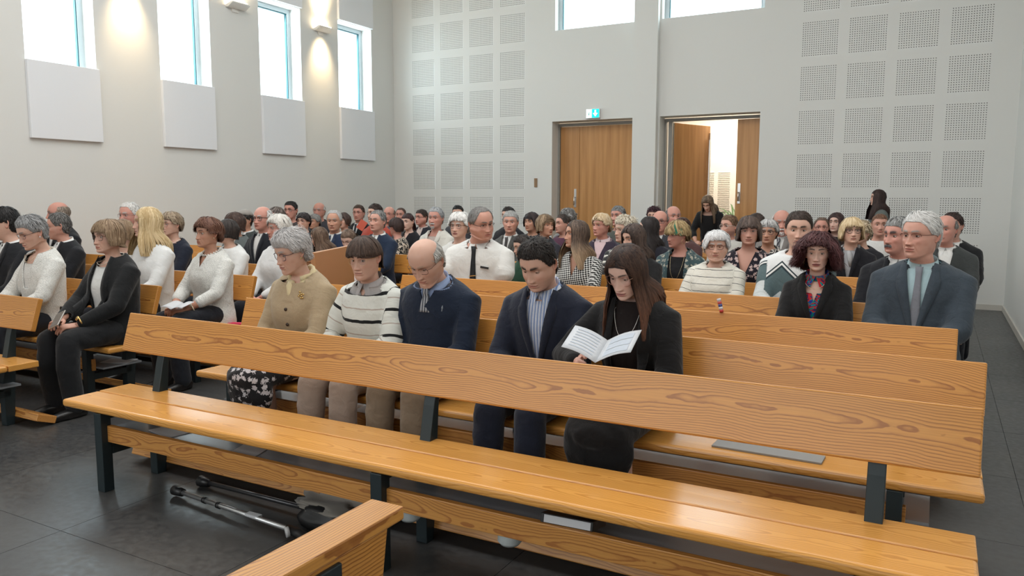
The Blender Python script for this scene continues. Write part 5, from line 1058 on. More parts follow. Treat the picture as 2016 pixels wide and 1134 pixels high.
# third visible row: fourth pew
person(63, -0.640, 5.100, 1.303, 'woman with voluminous curly dark red hair, hoop earrings, black jacket and bright patterned blouse', dict(hair='afro', bangs=.25, hairc=(.052, .016, .018), hairc2=(.13, .048, .05), dens=1.6, vol=1.35, age=.4, jw=.90, fw=.96, neck=.85, tone='pale', yaw=-2, pitch=2, eye=.75, shadow=(.05, .03, .03), browc=(.02, .01, .01), browt=.7, browup=.003, lipc=(.28, .06, .06), lipm=.95, sw=.88, bust=.4, earring=dict(hoop=.018), necklace=dict(drop=.05, pend=.009, c=(.8, .65, .4)), top=dict(k='suit', c=(.010, .010, .011), shirt=(.1, .02, .05), sf='multi', v=(.075, .27, .0), collar=True, neck=(-.10, .50, .07, .62), sv=(.05, .44), lw=.05)), 0)
person(71, -0.068, 5.120, 1.427, 'white-haired man in blue-grey suit, pale blue shirt and grey tie at the pew end', dict(hair='short', hairc=(.52, .51, .49), hairc2=(.76, .75, .73), fr=2.9, sweep=.9, part=-.6, hs=dict(ot=.016, os=.010, ob=.012), age=.85, fw=1.03, cheek=.4, dchin=.4, tone='ruddy', yaw=26, body=8, pitch=2, eye=.75, browc=(.4, .38, .35), glasses=GL((.14, .05, .03), half=1, r=(.026, .016), sq=3.4, dz=-.002, t=.0013), fat=.4, belly=.5, sw=1.12, top=suit((.050, .066, .084), (.19, .20, .23), (.44, .60, .64), sf='plain', v=(.070, .20, .0), lapel=1, lw=.052, f='tweed', c2=(.038, .052, .068)), low=('trousers', (.045, .06, .078))), 0)
# left block, first occupied row
person(5, -5.219, 3.520, 1.347, 'woman with ash-blond bob and tortoiseshell glasses in black blazer holding a phone', dict(hair='bob', bangs=.5, hairc=(.17, .105, .06), hairc2=(.38, .27, .17), age=.55, tone='fair', yaw=2, pitch=3, glasses=GL(TORT, r=(.026, .020), t=.0017), sw=.92, bust=.4, fat=.2, neck=.9, earring=dict(hoop=.014), necklace=dict(drop=.02, t=.0025, c=(.75, .7, .6)), top=dict(k='suit', c=(.010, .011, .012), shirt=(.74, .75, .73), v=(.075, .05, .06), open=1, collar=False, sname='blouse', neck=(-.10, .535, .07, .615)), low=('trousers', (.012, .013, .015)), wr=(.085, -.36, .19), hdir_r=(.5, -.75, .05), hdir_l=(-.45, -.8, .0), curl=.45), 0)
person(2, -6.061, 3.500, 1.381, 'woman with short grey hair and glasses in white lace cardigan, head bowed', dict(hair='short', vol=1.5, hairc=(.20, .20, .20), hairc2=(.45, .45, .45), fr=3.3, age=.7, tone='fair', yaw=6, pitch=20, eye=.3, neck=.82, sw=.86, glasses=GL((.05, .02, .03), r=(.025, .017), sq=3), necklace=dict(drop=.05, t=.002, c=(.8, .7, .5)), top=knit((.74, .74, .70), f='lace', name='cardigan', v=(.075, .33, .03), under=(.76, .76, .73), uname='lace_top', uf='lace', neck=(-.10, .57, .07, .618), uneck=(-.10, .51, .07, .60)), earring=dict(c=(.8, .8, .8)), low=('trousers', SUIT), wr=(.12, -.33, .16)), 0)
person(1, -6.636, 3.600, 1.426, 'dark-haired man in black suit cut off by the left edge', dict(hair='short', hairc=(.010, .009, .009), age=.2, yaw=30, pitch=8, top=suit((.009, .010, .013), None), tone='fair'), 1)
# left block, second occupied row
person(10, -5.222, 4.390, 1.340, 'woman with short auburn-brown hair in white lace jacket and pearl necklace holding a booklet', dict(hair='crop', bangs=.35, vol=1.5, hairc=(.11, .045, .030), hairc2=(.22, .11, .07), age=.7, tone='tan', cheek=.3, yaw=8, pitch=0, neck=.9, glasses=GL((.6, .5, .4), m=.7, t=.0009, r=(.024, .017)), sw=.92, bust=.6, fat=.2, necklace=dict(drop=.00, bead=.0062, c=(.85, .82, .76), m=.0), earring=dict(c=(.8, .7, .5)), top=knit((.78, .78, .74), f='lace', name='lace_jacket', sleeve='3/4', v=(.060, .47)), low=('trousers', SUIT), wr=(.10, -.32, .17), hdir_r=(.5, -.75, .05), hdir_l=(-.45, -.8, .0)), 0)
person(8, -5.961, 4.390, 1.417, 'woman with long straight blond hair in fitted white top', dict(hair='long', hairc=(.46, .32, .15), hairc2=(.72, .56, .33), hs=dict(hang=(.065, -.27, -.30), ob=.022, os=.016), part=-.2, age=.2, yaw=26, pitch=0, neck=.88, sw=.90, bust=.6, tone='fair', top=knit((.74, .75, .74))), 1)
person(6, -6.325, 4.390, 1.307, 'woman in loose white blouse with hair hidden behind the ash-blond bob', dict(hair='bob', hairc=(.20, .13, .08), hairc2=(.34, .24, .15), age=.5, yaw=10, sw=.95, fat=.3, top=knit((.72, .74, .73), neck=(-.1, .56, .07, .61))), 1)
person(3, -7.230, 4.400, 1.355, 'grey-haired man in black suit seen side-on behind the grey-haired woman', dict(hair='short', fr=2.7, hairc=(.09, .085, .08), hairc2=(.2, .19, .18), age=.7, yaw=34, pitch=8, tone='ruddy', top=suit((.010, .011, .014), None), cheek=.4), 1)
# left block, third occupied row
person(4, -8.669, 5.260, 1.439, 'balding man in glasses and dark suit by the left wall, topmost at far left', dict(hair='bald', bald=.9, hairc=(.25, .2, .16), age=.6, yaw=25, tone='red', glasses=GL(), top=suit((.010, .011, .014), None)), 1)
person(7, -7.438, 5.260, 1.445, 'white-haired elderly man in glasses left of the long-haired blond woman', dict(hair='short', fr=2.7, hairc=(.6, .58, .55), hairc2=(.78, .76, .73), age=1, tone='red', yaw=-8, glasses=GL((.4, .3, .3), t=.0009), top=knit((.35, .38, .55), collar=(.35, .38, .6))), 1)
person(9, -6.786, 5.260, 1.357, 'woman with short dark-blond hair and glasses in navy top against the left wall', dict(hair='crop', bangs=.6, hairc=(.20, .14, .09), hairc2=(.42, .33, .23), age=.55, tone='fair', yaw=4, neck=.9, glasses=GL((.3, .15, .12), r=(.025, .019)), sw=.92, bust=.4, necklace=dict(drop=.02, t=.0025), top=knit((.012, .016, .030), neck=(-.1, .56, .07, .61))), 1)
person(11, -5.983, 5.260, 1.293, 'dark-haired person in plain white blouse behind the lace jacket', dict(hair='bob', hairc=(.02, .014, .012), age=.4, yaw=30, sw=.95, fat=.2, top=knit((.76, .77, .76))), 1)
person(16, -5.265, 5.220, 1.351, 'white-haired woman in white jacket behind the woman with fluffy grey hair', dict(hair='crop', bangs=.6, vol=1.3, hairc=(.60, .57, .52), hairc2=(.80, .77, .72), age=.9, cheek=.6, tone='red', yaw=22, glasses=GL((.5, .4, .35), t=.001), sw=1.0, fat=.7, bust=.6, top=knit((.78, .79, .79), name='jacket', loose=1), lipc=(.35, .06, .08)), 1)
# left block, fourth occupied row
person(12, -6.814, 6.100, 1.340, 'woman with dark brown bob in grey jacket over white top', dict(hair='bob', bangs=.5, hairc=(.045, .025, .02), hairc2=(.10, .06, .045), age=.3, yaw=16, neck=.88, sw=.9, tone='tan', top=dict(k='suit', c=(.13, .15, .15), shirt=(.7, .7, .68), v=(.07, .2, .03), open=1, collar=False, neck=(-.1, .56, .07, .61))), 1)
person(14, -6.394, 6.100, 1.399, 'white-haired man in dark-rimmed glasses and black suit, second row behind the white jacket', dict(hair='bald', bald=.75, hairc=(.62, .6, .57), hairc2=(.78, .76, .74), age=.8, tone='red', yaw=-4, cheek=.5, glasses=GL((.02, .02, .02), r=(.026, .019), t=.0019), fat=.3, top=suit((.012, .014, .020), None)), 1)
person(21, -5.559, 6.100, 1.255, 'girl with long straight brown hair falling in front of her face', dict(hair='long', hairc=(.085, .05, .033), hairc2=(.19, .125, .085), age=0, child=1, yaw=38, pitch=16, part=.6, sw=.8, s=.86, hs=dict(thm=44, hang=(.062, -.30, -.32)), top=knit((.16, .12, .10))), 1)
person(24, -5.156, 6.060, 1.263, 'girl with brown hair tied back looking down behind the wooden desk panel', dict(hair='pony', hairc=(.10, .062, .042), hairc2=(.22, .15, .11), age=0, child=1, yaw=-8, pitch=26, eye=.2, sw=.78, s=.86, tone='pale', top=knit((.62, .52, .50), neck=(-.1, .55, .07, .61))), 1)
# left block, fifth occupied row
person(13, -7.639, 7.000, 1.337, 'dark-haired man in pale flat cap behind the woman with the dark bob', dict(hair='short', hairc=(.02, .016, .014), yaw=10, age=.3, tone='tan', cap=(.55, .5, .45), top=suit((.05, .06, .06), None)), 2)
person(15, -7.090, 7.000, 1.386, 'man whose greying brown hair shows above the white-haired woman', dict(hair='short', hairc=(.13, .10, .085), hairc2=(.25, .2, .18), yaw=30, age=.5, tone='red', top=suit((.012, .014, .020), None)), 2)
person(22, -6.203, 7.000, 1.363, 'balding grey-haired man in navy suit and navy tie above the long-haired girl', dict(hair='short', fr=2.2, hairc=(.40, .39, .38), hairc2=(.6, .59, .58), age=.7, tone='tan', yaw=-24, eye=.6, top=suit((.018, .030, .065), (.012, .02, .05)), s=1.02), 1)
person(26, -5.556, 7.000, 1.358, 'grey-haired man in navy suit turned left with closed eyes', dict(hair='short', fr=2.7, hairc=(.13, .13, .125), hairc2=(.34, .33, .32), age=.7, tone='ruddy', yaw=0, pitch=-4, eye=.15, nose=1.15, top=suit((.014, .026, .055), None), sw=1.05), 1)
# left block, back rows
person(18, -7.490, 7.860, 1.301, 'woman with short black hair and glasses above the fluffy grey hair', dict(hair='crop', bangs=.8, hairc=(.018, .012, .012), age=.4, yaw=-10, tone='fair', glasses=GL((.3, .1, .1)), top=knit((.02, .02, .025))), 2)
person(30, -5.900, 7.800, 1.257, 'woman with short dark hair turned away in black and cream zebra blouse', dict(hair='crop', hairc=(.030, .016, .014), hairc2=(.06, .035, .03), age=.4, yaw=72, pitch=6, tone='red', sw=.95, body=25, top=knit((.50, .42, .34), f='zebra', c2=(.012, .012, .012), loose=.6)), 1)
person(33, -5.349, 7.860, 1.386, 'grey-haired man with goatee and open cream jacket', dict(hair='short', fr=2.9, vol=1.2, hairc=(.26, .27, .28), hairc2=(.48, .49, .5), age=.7, tone='red', yaw=-8, cheek=.4, moust=dict(c=(.5, .48, .46), goatee=1), top=dict(k='suit', c=(.66, .64, .58), shirt=(.5, .42, .38), v=(.075, .3, .02), collar=False, neck=(-.1, .54, .07, .61))), 1)
person(19, -8.072, 8.700, 1.260, 'grey-haired head half hidden behind the girl with long hair', dict(hair='crop', hairc=(.16, .15, .14), hairc2=(.3, .29, .28), age=.7, yaw=0, tone='tan', top=knit((.1, .09, .09))), 2)
person(17, -8.558, 8.720, 1.443, 'dark-haired man in rectangular glasses standing out against the left wall', dict(hair='short', fr=3.0, hairc=(.012, .010, .010), hs=dict(os=.003), age=.35, tone='red', yaw=-14, glasses=GL((.02, .01, .01), sq=4, r=(.026, .015)), top=knit((.06, .05, .05))), 2)
person(23, -7.512, 8.700, 1.288, 'dark-haired woman glimpsed between the navy suit and the red-tied man', dict(hair='bob', hairc=(.05, .028, .022), age=.4, yaw=0, top=knit((.10, .09, .09))), 2)
person(31, -6.372, 8.700, 1.294, 'young woman with dark fringe and red ponytail in black top', dict(hair='pony', hairc=(.03, .016, .014), hairc2=(.08, .03, .03), fr=3.7, ponytail=1, ponyz=-.01, age=.1, neck=.88, yaw=0, pitch=6, tone='pale', eye=.5, lipc=(.3, .08, .09), top=knit((.012, .012, .016), v=(.06, .48)), sw=.88), 2)
person(27, -6.946, 8.720, 1.415, 'dark-haired person behind the grey-haired man with closed eyes', dict(hair='short', vol=1.3, hairc=(.03, .016, .012), yaw=20, age=.4, tone='fair', glasses=GL((.3, .1, .1)), top=knit((.42, .07, .045))), 2)
person(20, -8.803, 9.600, 1.416, 'bald man in glasses with a white moustache against the left wall', dict(hair='bald', bald=1, hairc=(.55, .5, .48), age=.8, tone='red', yaw=-16, cheek=.5, glasses=GL((.2, .1, .1), t=.001), moust=dict(c=(.7, .68, .66)), top=knit((.05, .05, .06))), 2)
person(25, -7.987, 9.600, 1.388, 'man in rimless glasses, dark suit and white shirt holding a red folder', dict(hair='short', fr=3.0, hairc=(.055, .03, .02), age=.4, tone='red', yaw=-14, glasses=GL((.25, .08, .08), t=.001), top=suit((.008, .008, .010), (.02, .02, .03), s2=None)), 2)
person(28, -7.393, 9.600, 1.361, 'bald man in glasses right of the man in dark suit and white shirt', dict(hair='bald', bald=1.0, hairc=(.2, .15, .12), age=.6, tone='red', yaw=-14, glasses=GL((.25, .1, .1), t=.001), top=knit((.1, .1, .12))), 2)
person(32, -6.779, 9.600, 1.328, 'round-faced man in dark rectangular glasses and pale shirt', dict(hair='short', hairc=(.03, .018, .014), age=.4, cheek=1, fw=1.06, jw=1.1, tone='red', yaw=16, glasses=GL((.03, .02, .02), sq=4, r=(.026, .015)), fat=.4, top=suit((.02, .022, .03), None, (.6, .5, .46))), 2)
person(37, -5.298, 9.600, 1.378, 'dark-haired man showing above the man in grey tweed suit', dict(hair='short', vol=1.2, hairc=(.02, .014, .012), age=.3, yaw=10, top=knit((.014, .014, .018))), 2)
person(29, -7.770, 10.400, 1.335, 'man with short receding brown hair near the back corner', dict(hair='buzz', fr=2.6, hairc=(.10, .06, .045), age=.4, tone='red', yaw=-14, top=knit((.2, .18, .17))), 2)
person(35, -6.663, 10.400, 1.384, 'black-haired man half hidden behind the white-haired woman, back row', dict(hair='short', hairc=(.010, .009, .009), hs=dict(os=.003), age=.2, yaw=-20, tone='fair', top=knit((.05, .05, .06))), 2)
# right block, fifth pew
person(36, -3.372, 5.560, 1.439, 'stout man in white short-sleeved shirt and black tie glancing aside', dict(hair='short', fr=2.0, hs=dict(ot=.004, os=.008), hairc=(.16, .15, .14), hairc2=(.32, .31, .3), age=.8, tone='ruddy', cheek=.8, dchin=.3, fw=1.04, jw=1.12, neck=1.2, yaw=-52, body=-12, pitch=6, lean=8, eye=.4, glasses=GL((.04, .02, .02), half=1, sq=3.5, r=(.025, .015), t=.0016, dz=-.006), fat=.9, belly=1, sw=1.12, top=dict(k='shirt', name='shirt', f='plain', c=(.76, .76, .73), sleeve='short', collar=(.78, .78, .75), tie=(.010, .012, .014), tz=.16, tw=.034, neck=(-.1, .57, .07, .62), pull=1.2), wr=(.14, -.33, .15)), 0)
person(41, -3.150, 6.020, 1.226, 'child with dark hair in green jacket behind the young man', dict(hair='short', hairc=(.030, .022, .02), child=1, age=0, yaw=40, pitch=14, s=.84, sw=.8, top=knit((.025, .075, .045), name='jacket')), 1)
person(44, -2.629, 5.960, 1.320, 'woman with long ombre blond hair in black and white checked dress looking aside', dict(hair='long', hairc=(.055, .036, .028), hairc2=(.16, .11, .08), tipc=(.46, .32, .20), tipv=9, hs=dict(hang=(.065, -.30, -.30), ob=.020, os=.015), age=.1, neck=.88, tone='tan', yaw=42, pitch=-2, sw=.90, bust=.8, top=dict(k='dress', c=(.66, .66, .64), c2=(.012, .012, .012), f='check', v=(.060, .40), neck=(-.1, .58, .07, .612))), 0)
person(48, -2.115, 5.960, 1.308, 'woman with long dark brown hair in black, hidden behind the booklet reader', dict(hair='long', bangs=.1, hairc=(.032, .020, .016), hairc2=(.10, .068, .055), age=.2, yaw=30, pitch=10, sw=.9, bust=.4, hs=dict(hang=(.06, -.24, -.3)), top=knit((.012, .012, .013))), 1)
person(58, -1.471, 5.920, 1.266, 'grandmotherly woman with white bob, dark-rimmed glasses and cream sweater with thin black stripes', dict(hair='crop', bangs=.7, part=.3, vol=1.25, hs=dict(hang=(.056, -.030, -.075)), hairc=(.66, .66, .66), hairc2=(.85, .85, .85), age=.95, cheek=.9, dchin=.9, fw=1.06, jw=1.1, tone='fair', yaw=-10, pitch=4, eye=.25, glasses=GL((.09, .03, .04), r=(.026, .0185), sq=2.8, t=.0018), fat=.8, bust=.7, sw=.98, loose=.6, wr=(.15, -.30, .15), top=knit((.76, .74, .66), f='thin_stripe', c2=(.03, .035, .04), neck=(-.1, .572, .07, .618))), 0)
person(62, -0.889, 5.960, 1.413, 'young man with dark brown hair in grey, white and blue colour-block sweater', dict(hair='short', hairc=(.028, .018, .013), hairc2=(.07, .048, .038), fr=3.0, sweep=.7, age=.1, tone='fair', yaw=-8, pitch=3, browt=1.3, stubble=.15, sw=1.08, loose=.6, top=knit((.5, .5, .5), f='geo')), 0)
person(70, -0.218, 5.940, 1.379, 'grey-haired man with thick grey moustache in black suit behind the white-haired man', dict(hair='short', fr=3.2, vol=1.3, hairc=(.17, .17, .165), hairc2=(.36, .36, .35), age=.7, tone='red', cheek=.3, yaw=30, body=8, moust=dict(c=(.13, .12, .12), droop=.006), browc=(.06, .05, .05), browt=1.5, sw=1.05, fat=.2, top=suit((.010, .011, .015), None)), 1)
# right block, sixth pew
person(34, -4.115, 6.450, 1.364, 'woman with white feathered hair and glasses in pale jacket left of the stout man', dict(hair='crop', bangs=.8, vol=1.5, hairc=(.72, .71, .68), hairc2=(.86, .85, .82), age=.7, tone='fair', yaw=-6, glasses=GL((.06, .03, .03)), cheek=.5, sw=.95, fat=.4, top=knit((.70, .69, .66)), lipc=(.4, .1, .1)), 1)
person(47, -2.519, 6.820, 1.344, 'woman with curly white-blond hair and patterned scarf', dict(hair='curly', vol=1.2, hairc=(.62, .54, .42), hairc2=(.82, .75, .62), age=.8, tone='fair', yaw=36, glasses=GL((.5, .4, .3), t=.001), sw=.95, fat=.4, top=knit((.72, .70, .64), f='floral', c2=(.03, .03, .03))), 1)
person(55, -1.978, 6.700, 1.317, 'woman with choppy blond hair and a green streak, hoop earrings and long pendant', dict(hair='crop', bangs=.9, vol=1.4, hairc=(.20, .125, .055), hairc2=(.52, .38, .19), streak=((.03, .17, .10), .50, .66), hs=dict(hang=(.015, -.02, -.07)), age=.5, tone='red', yaw=38, pitch=6, smile=1.5, eye=.4, cheek=.4, sw=.95, bust=.6, fat=.2, earring=dict(hoop=.022), necklace=dict(drop=.22, pend=.012, c=(.6, .5, .3)), top=dict(k='suit', c=(.42, .40, .33), f='floral', c2=(.05, .09, .10), shirt=(.010, .010, .012), v=(.085, .05, .07), open=1, collar=False, neck=(-.1, .545, .07, .61))), 1)
person(59, -1.414, 6.780, 1.359, 'woman with straight brown bob and rimless glasses in dark paisley dress', dict(hair='bob', bangs=.55, hairc=(.045, .030, .025), hairc2=(.15, .105, .085), hs=dict(hang=(.035, -.095, -.10)), age=.5, tone='ruddy', yaw=-12, pitch=2, neck=.95, glasses=GL((.5, .35, .3), t=.0009, sq=3), sw=.98, bust=.8, fat=.3, top=dict(k='dress', c=(.55, .42, .40), c2=(.012, .010, .018), f='floral', v=(.085, .36), neck=(-.1, .57, .07, .605), pull=1.5)), 1)
# right block, seventh pew
person(38, -4.215, 7.660, 1.357, 'grey-haired man in grey tweed suit, white shirt and dark tie', dict(hair='short', vol=1.2, hairc=(.30, .30, .29), hairc2=(.5, .5, .49), age=.8, tone='ruddy', yaw=-20, top=suit((.10, .10, .095), (.05, .045, .045), f='tweed', c2=(.06, .06, .055))), 1)
person(40, -3.803, 7.660, 1.328, 'woman with wavy dark-blond hair smiling in profile', dict(hair='bob', vol=1.1, wave=.006, hairc=(.16, .10, .055), hairc2=(.38, .27, .17), age=.5, tone='tan', yaw=-66, smile=1.5, sw=.9, top=knit((.03, .03, .04))), 1)
person(45, -3.100, 7.660, 1.347, 'woman with short golden hair and glasses, pale pink collar over dark cardigan', dict(hair='crop', bangs=.2, vol=1.1, hairc=(.50, .36, .20), hairc2=(.75, .60, .42), age=.9, tone='red', cheek=.5, yaw=22, glasses=GL((.4, .2, .15), t=.001), sw=.95, fat=.4, bust=.4, top=knit((.04, .03, .05), v=(.08, .38), under=(.66, .50, .52), collar=(.68, .54, .56))), 1)
person(49, -2.553, 7.600, 1.319, 'woman with long black hair behind the curly white-blond one', dict(hair='long', hairc=(.014, .010, .010), age=.3, yaw=60, sw=.9, top=knit((.02, .02, .03))), 2)
person(60, -1.413, 7.660, 1.309, 'woman with short silver hair and dark-rimmed glasses in zebra blouse', dict(hair='crop', bangs=.1, hairc=(.34, .33, .32), hairc2=(.6, .59, .58), age=.7, tone='tan', yaw=-2, glasses=GL((.02, .02, .025), t=.0018, r=(.026, .019)), sw=.9, top=knit((.6, .56, .52), f='zebra', c2=(.03, .03, .03), v=(.06, .5))), 1)
person(66, -0.687, 7.640, 1.293, 'woman with full golden-blond bob, dark-rimmed glasses and grey patterned scarf', dict(hair='bob', bangs=.6, vol=1.35, hairc=(.50, .35, .18), hairc2=(.78, .62, .40), hs=dict(hang=(.040, -.085, -.09)), age=.6, tone='fair', yaw=-16, cheek=.5, pitch=-3, glasses=GL((.02, .02, .02), t=.0018, r=(.026, .019)), sw=.95, scarf=(.42, .42, .43), top=suit((.010, .010, .014), None, (.4, .4, .42), collar=False), s=1.0), 1)
person(72, 0.069, 7.660, 1.362, 'balding man in charcoal jacket behind the white-haired man', dict(hair='bald', bald=.9, hairc=(.2, .19, .18), age=.7, tone='red', yaw=20, top=suit((.045, .05, .05), None), sw=1.1), 2)
# right block, eighth pew and behind
person(39, -4.375, 8.520, 1.332, 'smiling dark-haired woman behind the wavy dark-blond one', dict(hair='bob', hairc=(.022, .012, .012), age=.3, yaw=10, smile=1.5, tone='tan', top=knit((.03, .025, .03))), 2)
person(43, -3.944, 8.520, 1.312, 'man with swept dark hair behind the checked dress', dict(hair='short', fr=2.9, hairc=(.045, .032, .026), age=.4, yaw=34, tone='ruddy', top=knit((.10, .04, .07))), 2)
person(50, -2.757, 8.520, 1.361, 'bald man with dark rectangular glasses in charcoal suit, white shirt and navy tie', dict(hair='bald', bald=1, hairc=(.25, .2, .18), age=.75, tone='red', yaw=-8, cheek=.4, glasses=GL((.03, .01, .015), sq=4, r=(.026, .016), t=.0018), sw=1.03, top=suit((.045, .048, .058), (.014, .016, .03))), 1)
person(57, -1.965, 8.500, 1.326, 'bearded man with clear round glasses in pale checked shirt', dict(hair='short', fr=3.1, vol=1.2, hairc=(.13, .07, .04), hairc2=(.25, .15, .09), age=.25, tone='ruddy', stubble=.75, yaw=28, glasses=GL((.65, .6, .55), r=(.025, .020), t=.0016), top=knit((.55, .54, .50), name='shirt', collar=(.6, .58, .55))), 1)
person(61, -1.450, 8.540, 1.385, 'bald man with white moustache and goatee in white shirt and striped tie', dict(hair='bald', bald=1, hairc=(.6, .56, .54), age=.8, tone='red', yaw=-14, cheek=.6, pitch=6, eye=.3, moust=dict(c=(.75, .7, .68), goatee=1), fat=.4, top=suit((.22, .20, .19), (.25, .25, .27), tf='zebra', t2=(.04, .04, .05))), 1)
person(67, -0.658, 8.500, 1.287, 'woman with fluffy pale blond hair behind the golden bob', dict(hair='curly', vol=1.3, hairc=(.52, .40, .26), hairc2=(.74, .62, .46), age=.6, yaw=30, top=knit((.02, .02, .025))), 2)
person(73, 0.134, 8.520, 1.376, 'dark-haired man in black suit nearest the right wall', dict(hair='short', hairc=(.028, .014, .012), age=.4, tone='ruddy', yaw=26, sw=1.1, top=suit((.010, .010, .012), None)), 2)
person(46, -3.577, 9.380, 1.406, 'man with short grey hair directly in front of the closed double door', dict(hair='short', hairc=(.12, .12, .12), hairc2=(.28, .28, .28), age=.6, tone='red', yaw=10, top=knit((.09, .10, .09))), 2)
person(42, -4.270, 9.380, 1.367, 'person with fuzzy grey hair in front of the door handle', dict(hair='curly', hairc=(.22, .21, .20), hairc2=(.4, .39, .38), age=.8, yaw=70, top=knit((.2, .2, .2))), 2)
person(52, -2.894, 9.400, 1.404, 'greying balding man under the light gap of the open door', dict(hair='bald', bald=.85, hairc=(.20, .18, .17), age=.7, tone='red', yaw=-40, top=knit((.2, .18, .2))), 2)
person(54, -2.494, 8.560, 1.329, 'small brown-haired child above the blond with the green streak', dict(hair='short', hairc=(.07, .035, .025), child=1, age=.1, yaw=40, s=.95, top=knit((.1, .05, .05))), 2)
person(79, -1.859, 9.380, 1.335, 'brown-haired person peeking above the straight brown bob', dict(hair='bob', hairc=(.04, .025, .02), age=.3, yaw=20, top=knit((.05, .05, .05))), 2)
person(64, -1.157, 9.380, 1.292, 'balding brown-haired man in glasses behind the curly dark red hair', dict(hair='short', fr=2.3, hairc=(.12, .08, .06), age=.6, tone='red', yaw=-8, glasses=GL((.15, .06, .06)), top=knit((.1, .1, .12))), 2)
person(68, -0.562, 9.360, 1.339, 'young man with short reddish hair in plain white T-shirt', dict(hair='buzz', hairc=(.20, .10, .06), age=.05, tone='ruddy', yaw=-10, top=knit((.74, .74, .72))), 2)
person(51, -3.380, 10.200, 1.394, 'person with dark plum hair showing above the bald man in the charcoal suit', dict(hair='curly', hairc=(.035, .012, .018), hairc2=(.08, .03, .04), age=.4, yaw=0, sw=.8, top=knit((.03, .03, .03))), 2)
person(53, -3.137, 10.200, 1.274, 'person with smooth blond hair between the charcoal suit and the green streak', dict(hair='bob', hairc=(.42, .30, .18), hairc2=(.6, .47, .32), age=.4, yaw=60, sw=.8, top=knit((.3, .25, .22))), 2)
person(65, -1.082, 10.200, 1.338, 'young woman with long dark brown hair in front of the perforated wall squares', dict(hair='long', hairc=(.035, .018, .016), hairc2=(.08, .045, .04), age=.1, yaw=14, tone='pale', sw=.9, top=knit((.02, .02, .02))), 2)
# standing
person(56, -2.850, 10.950, 1.541, 'woman with long dark-blond hair in black top standing bent forward in the open doorway', dict(hair='long', hairc=(.10, .065, .04), hairc2=(.26, .18, .12), part=.3, age=.2, yaw=4, pitch=18, eye=.2, z0=.84, lean=22, s=.90, sw=.9, tone='fair', wr=(.16, -.34, .10), top=knit((.010, .010, .011), neck=(-.1, .54, .07, .60), sleeve='3/4'), low=('trousers', SUIT)), 1)
person(69, -0.721, 11.350, 1.611, 'woman with long dark hair in grey-green sweater walking to the left along the back wall', dict(hair='long', hairc=(.022, .012, .011), hairc2=(.06, .035, .03), age=.1, body=72, yaw=0, z0=.84, s=.90, sw=.88, glasses=GL((.2, .1, .1)), top=knit((.13, .15, .14), loose=.5), low=('trousers', (.05, .05, .06)), wr=(.22, -.05, .03)), 1)

# ------------------------------------------------------------------ small things
def rodm(name, pts, r, mat, parent, n=10): m = MB(); m.tube(pts, r, n); return m.build(name, mat, parent, smooth=True)
M_alu = plain('aluminium', (.62, .63, .64), .3, .9); M_blk = plain('black_plastic', (.012, .012, .013), .35); M_paper = plain('paper_white', srgb(206, 209, 213), .7); M_print = plain('print_blue_grey', srgb(188, 196, 206), .7)
M_gold = plain('gold', (.75, .52, .20), .25, .9)
r = tag(empty('crutch', (-3.29, 2.51, .03)), 'silver tubed walking crutch lying on the dark floor, nearest the camera', 'crutch', 'crutches under the front pew')
rodm('ferrule', [(-.02, 0, 0), (.05, -.005, 0)], [.026, .020], M_blk, r); rodm('tube', [(.04, -.004, 0), (.86, -.088, .012)], .0125, M_alu, r)
for t in (.22, .33): rodm('clip', [(t, -.022 * t / .22, .002), (t + .022, -.022 * t / .22 - .002, .002)], .016, M_blk, r)
m = MB(); m.box(.56, .64, -.075, -.045, .010, .0215); m.build('sticker', M_paper, r)
rodm('grip', [(.84, -.086, .012), (.94, -.11, .016), (1.02, -.15, .02), (1.06, -.22, .02)], [.019, .024, .024, .018], M_blk, r); rodm('grip_disc', [(.86, -.122, .012), (.87, -.108, .014)], .024, plain('grip_grey', (.5, .5, .5), .5), r)
r = tag(empty('crutch', (-3.28, 2.66, .03)), 'black walking crutch lying behind the silver one under the front pew', 'crutch', 'crutches under the front pew')
rodm('ferrule', [(-.02, 0, 0), (.05, 0, 0)], [.030, .020], M_blk, r); rodm('tube', [(.04, 0, 0), (.75, -.02, .01)], .012, plain('dark_metal', (.08, .08, .085), .3, .7), r); rodm('grip', [(.74, -.02, .01), (.88, -.03, .02), (.95, -.0, .05)], [.018, .024, .02], M_blk, r)
# black bag with a beige cloth
def blob(name, loc, size, seed, mat, vox=.012, parent=None, amp=.25, fl=.5):
    u = np.linspace(0, PI, 22)[1:-1]; th = np.arange(32) / 32 * 2 * PI; V = []
    for a in u:
        for t in th:
            d = np.array([math.sin(a) * math.cos(t), math.sin(a) * math.sin(t), math.cos(a)]); d = np.sign(d) * np.abs(d) ** .75; V.append(d)
    V = np.array(V); V = V * (1 + amp * vnoise(V * 2.2, seed)[:, None] + amp * .3 * vnoise(V * 7, seed)[:, None]) * np.array(size); V[:, 2] = np.maximum(V[:, 2], -size[2] * fl); n = 32; m_ = len(u)
    F = [[i * n + j, (i + 1) * n + j, (i + 1) * n + (j + 1) % n, i * n + (j + 1) % n] for i in range(m_ - 1) for j in range(n)] + [list(range(n)), list(range((m_ - 1) * n, m_ * n))[::-1]]
    V = V + np.array([0, 0, size[2] * fl]); return link(name, mesh_np(name, V, F), mat, parent, loc)
r = tag(empty('handbag', (-2.33, 2.62, 0)), 'black bag with a beige cloth over it on the floor under the front pew', 'bag')
blob('bag_body', (0, 0, 0), (.20, .12, .075), 3, M_blk, parent=r); blob('cloth', (-.04, -.01, .085), (.17, .09, .022), 5, fabric('plain', (.26, .24, .21)), parent=r, amp=.9)
r = tag(empty('handbag', (-5.60, 3.42, .45)), 'shiny black handbag with strap between the lace cardigan and the black blazer', 'bag')
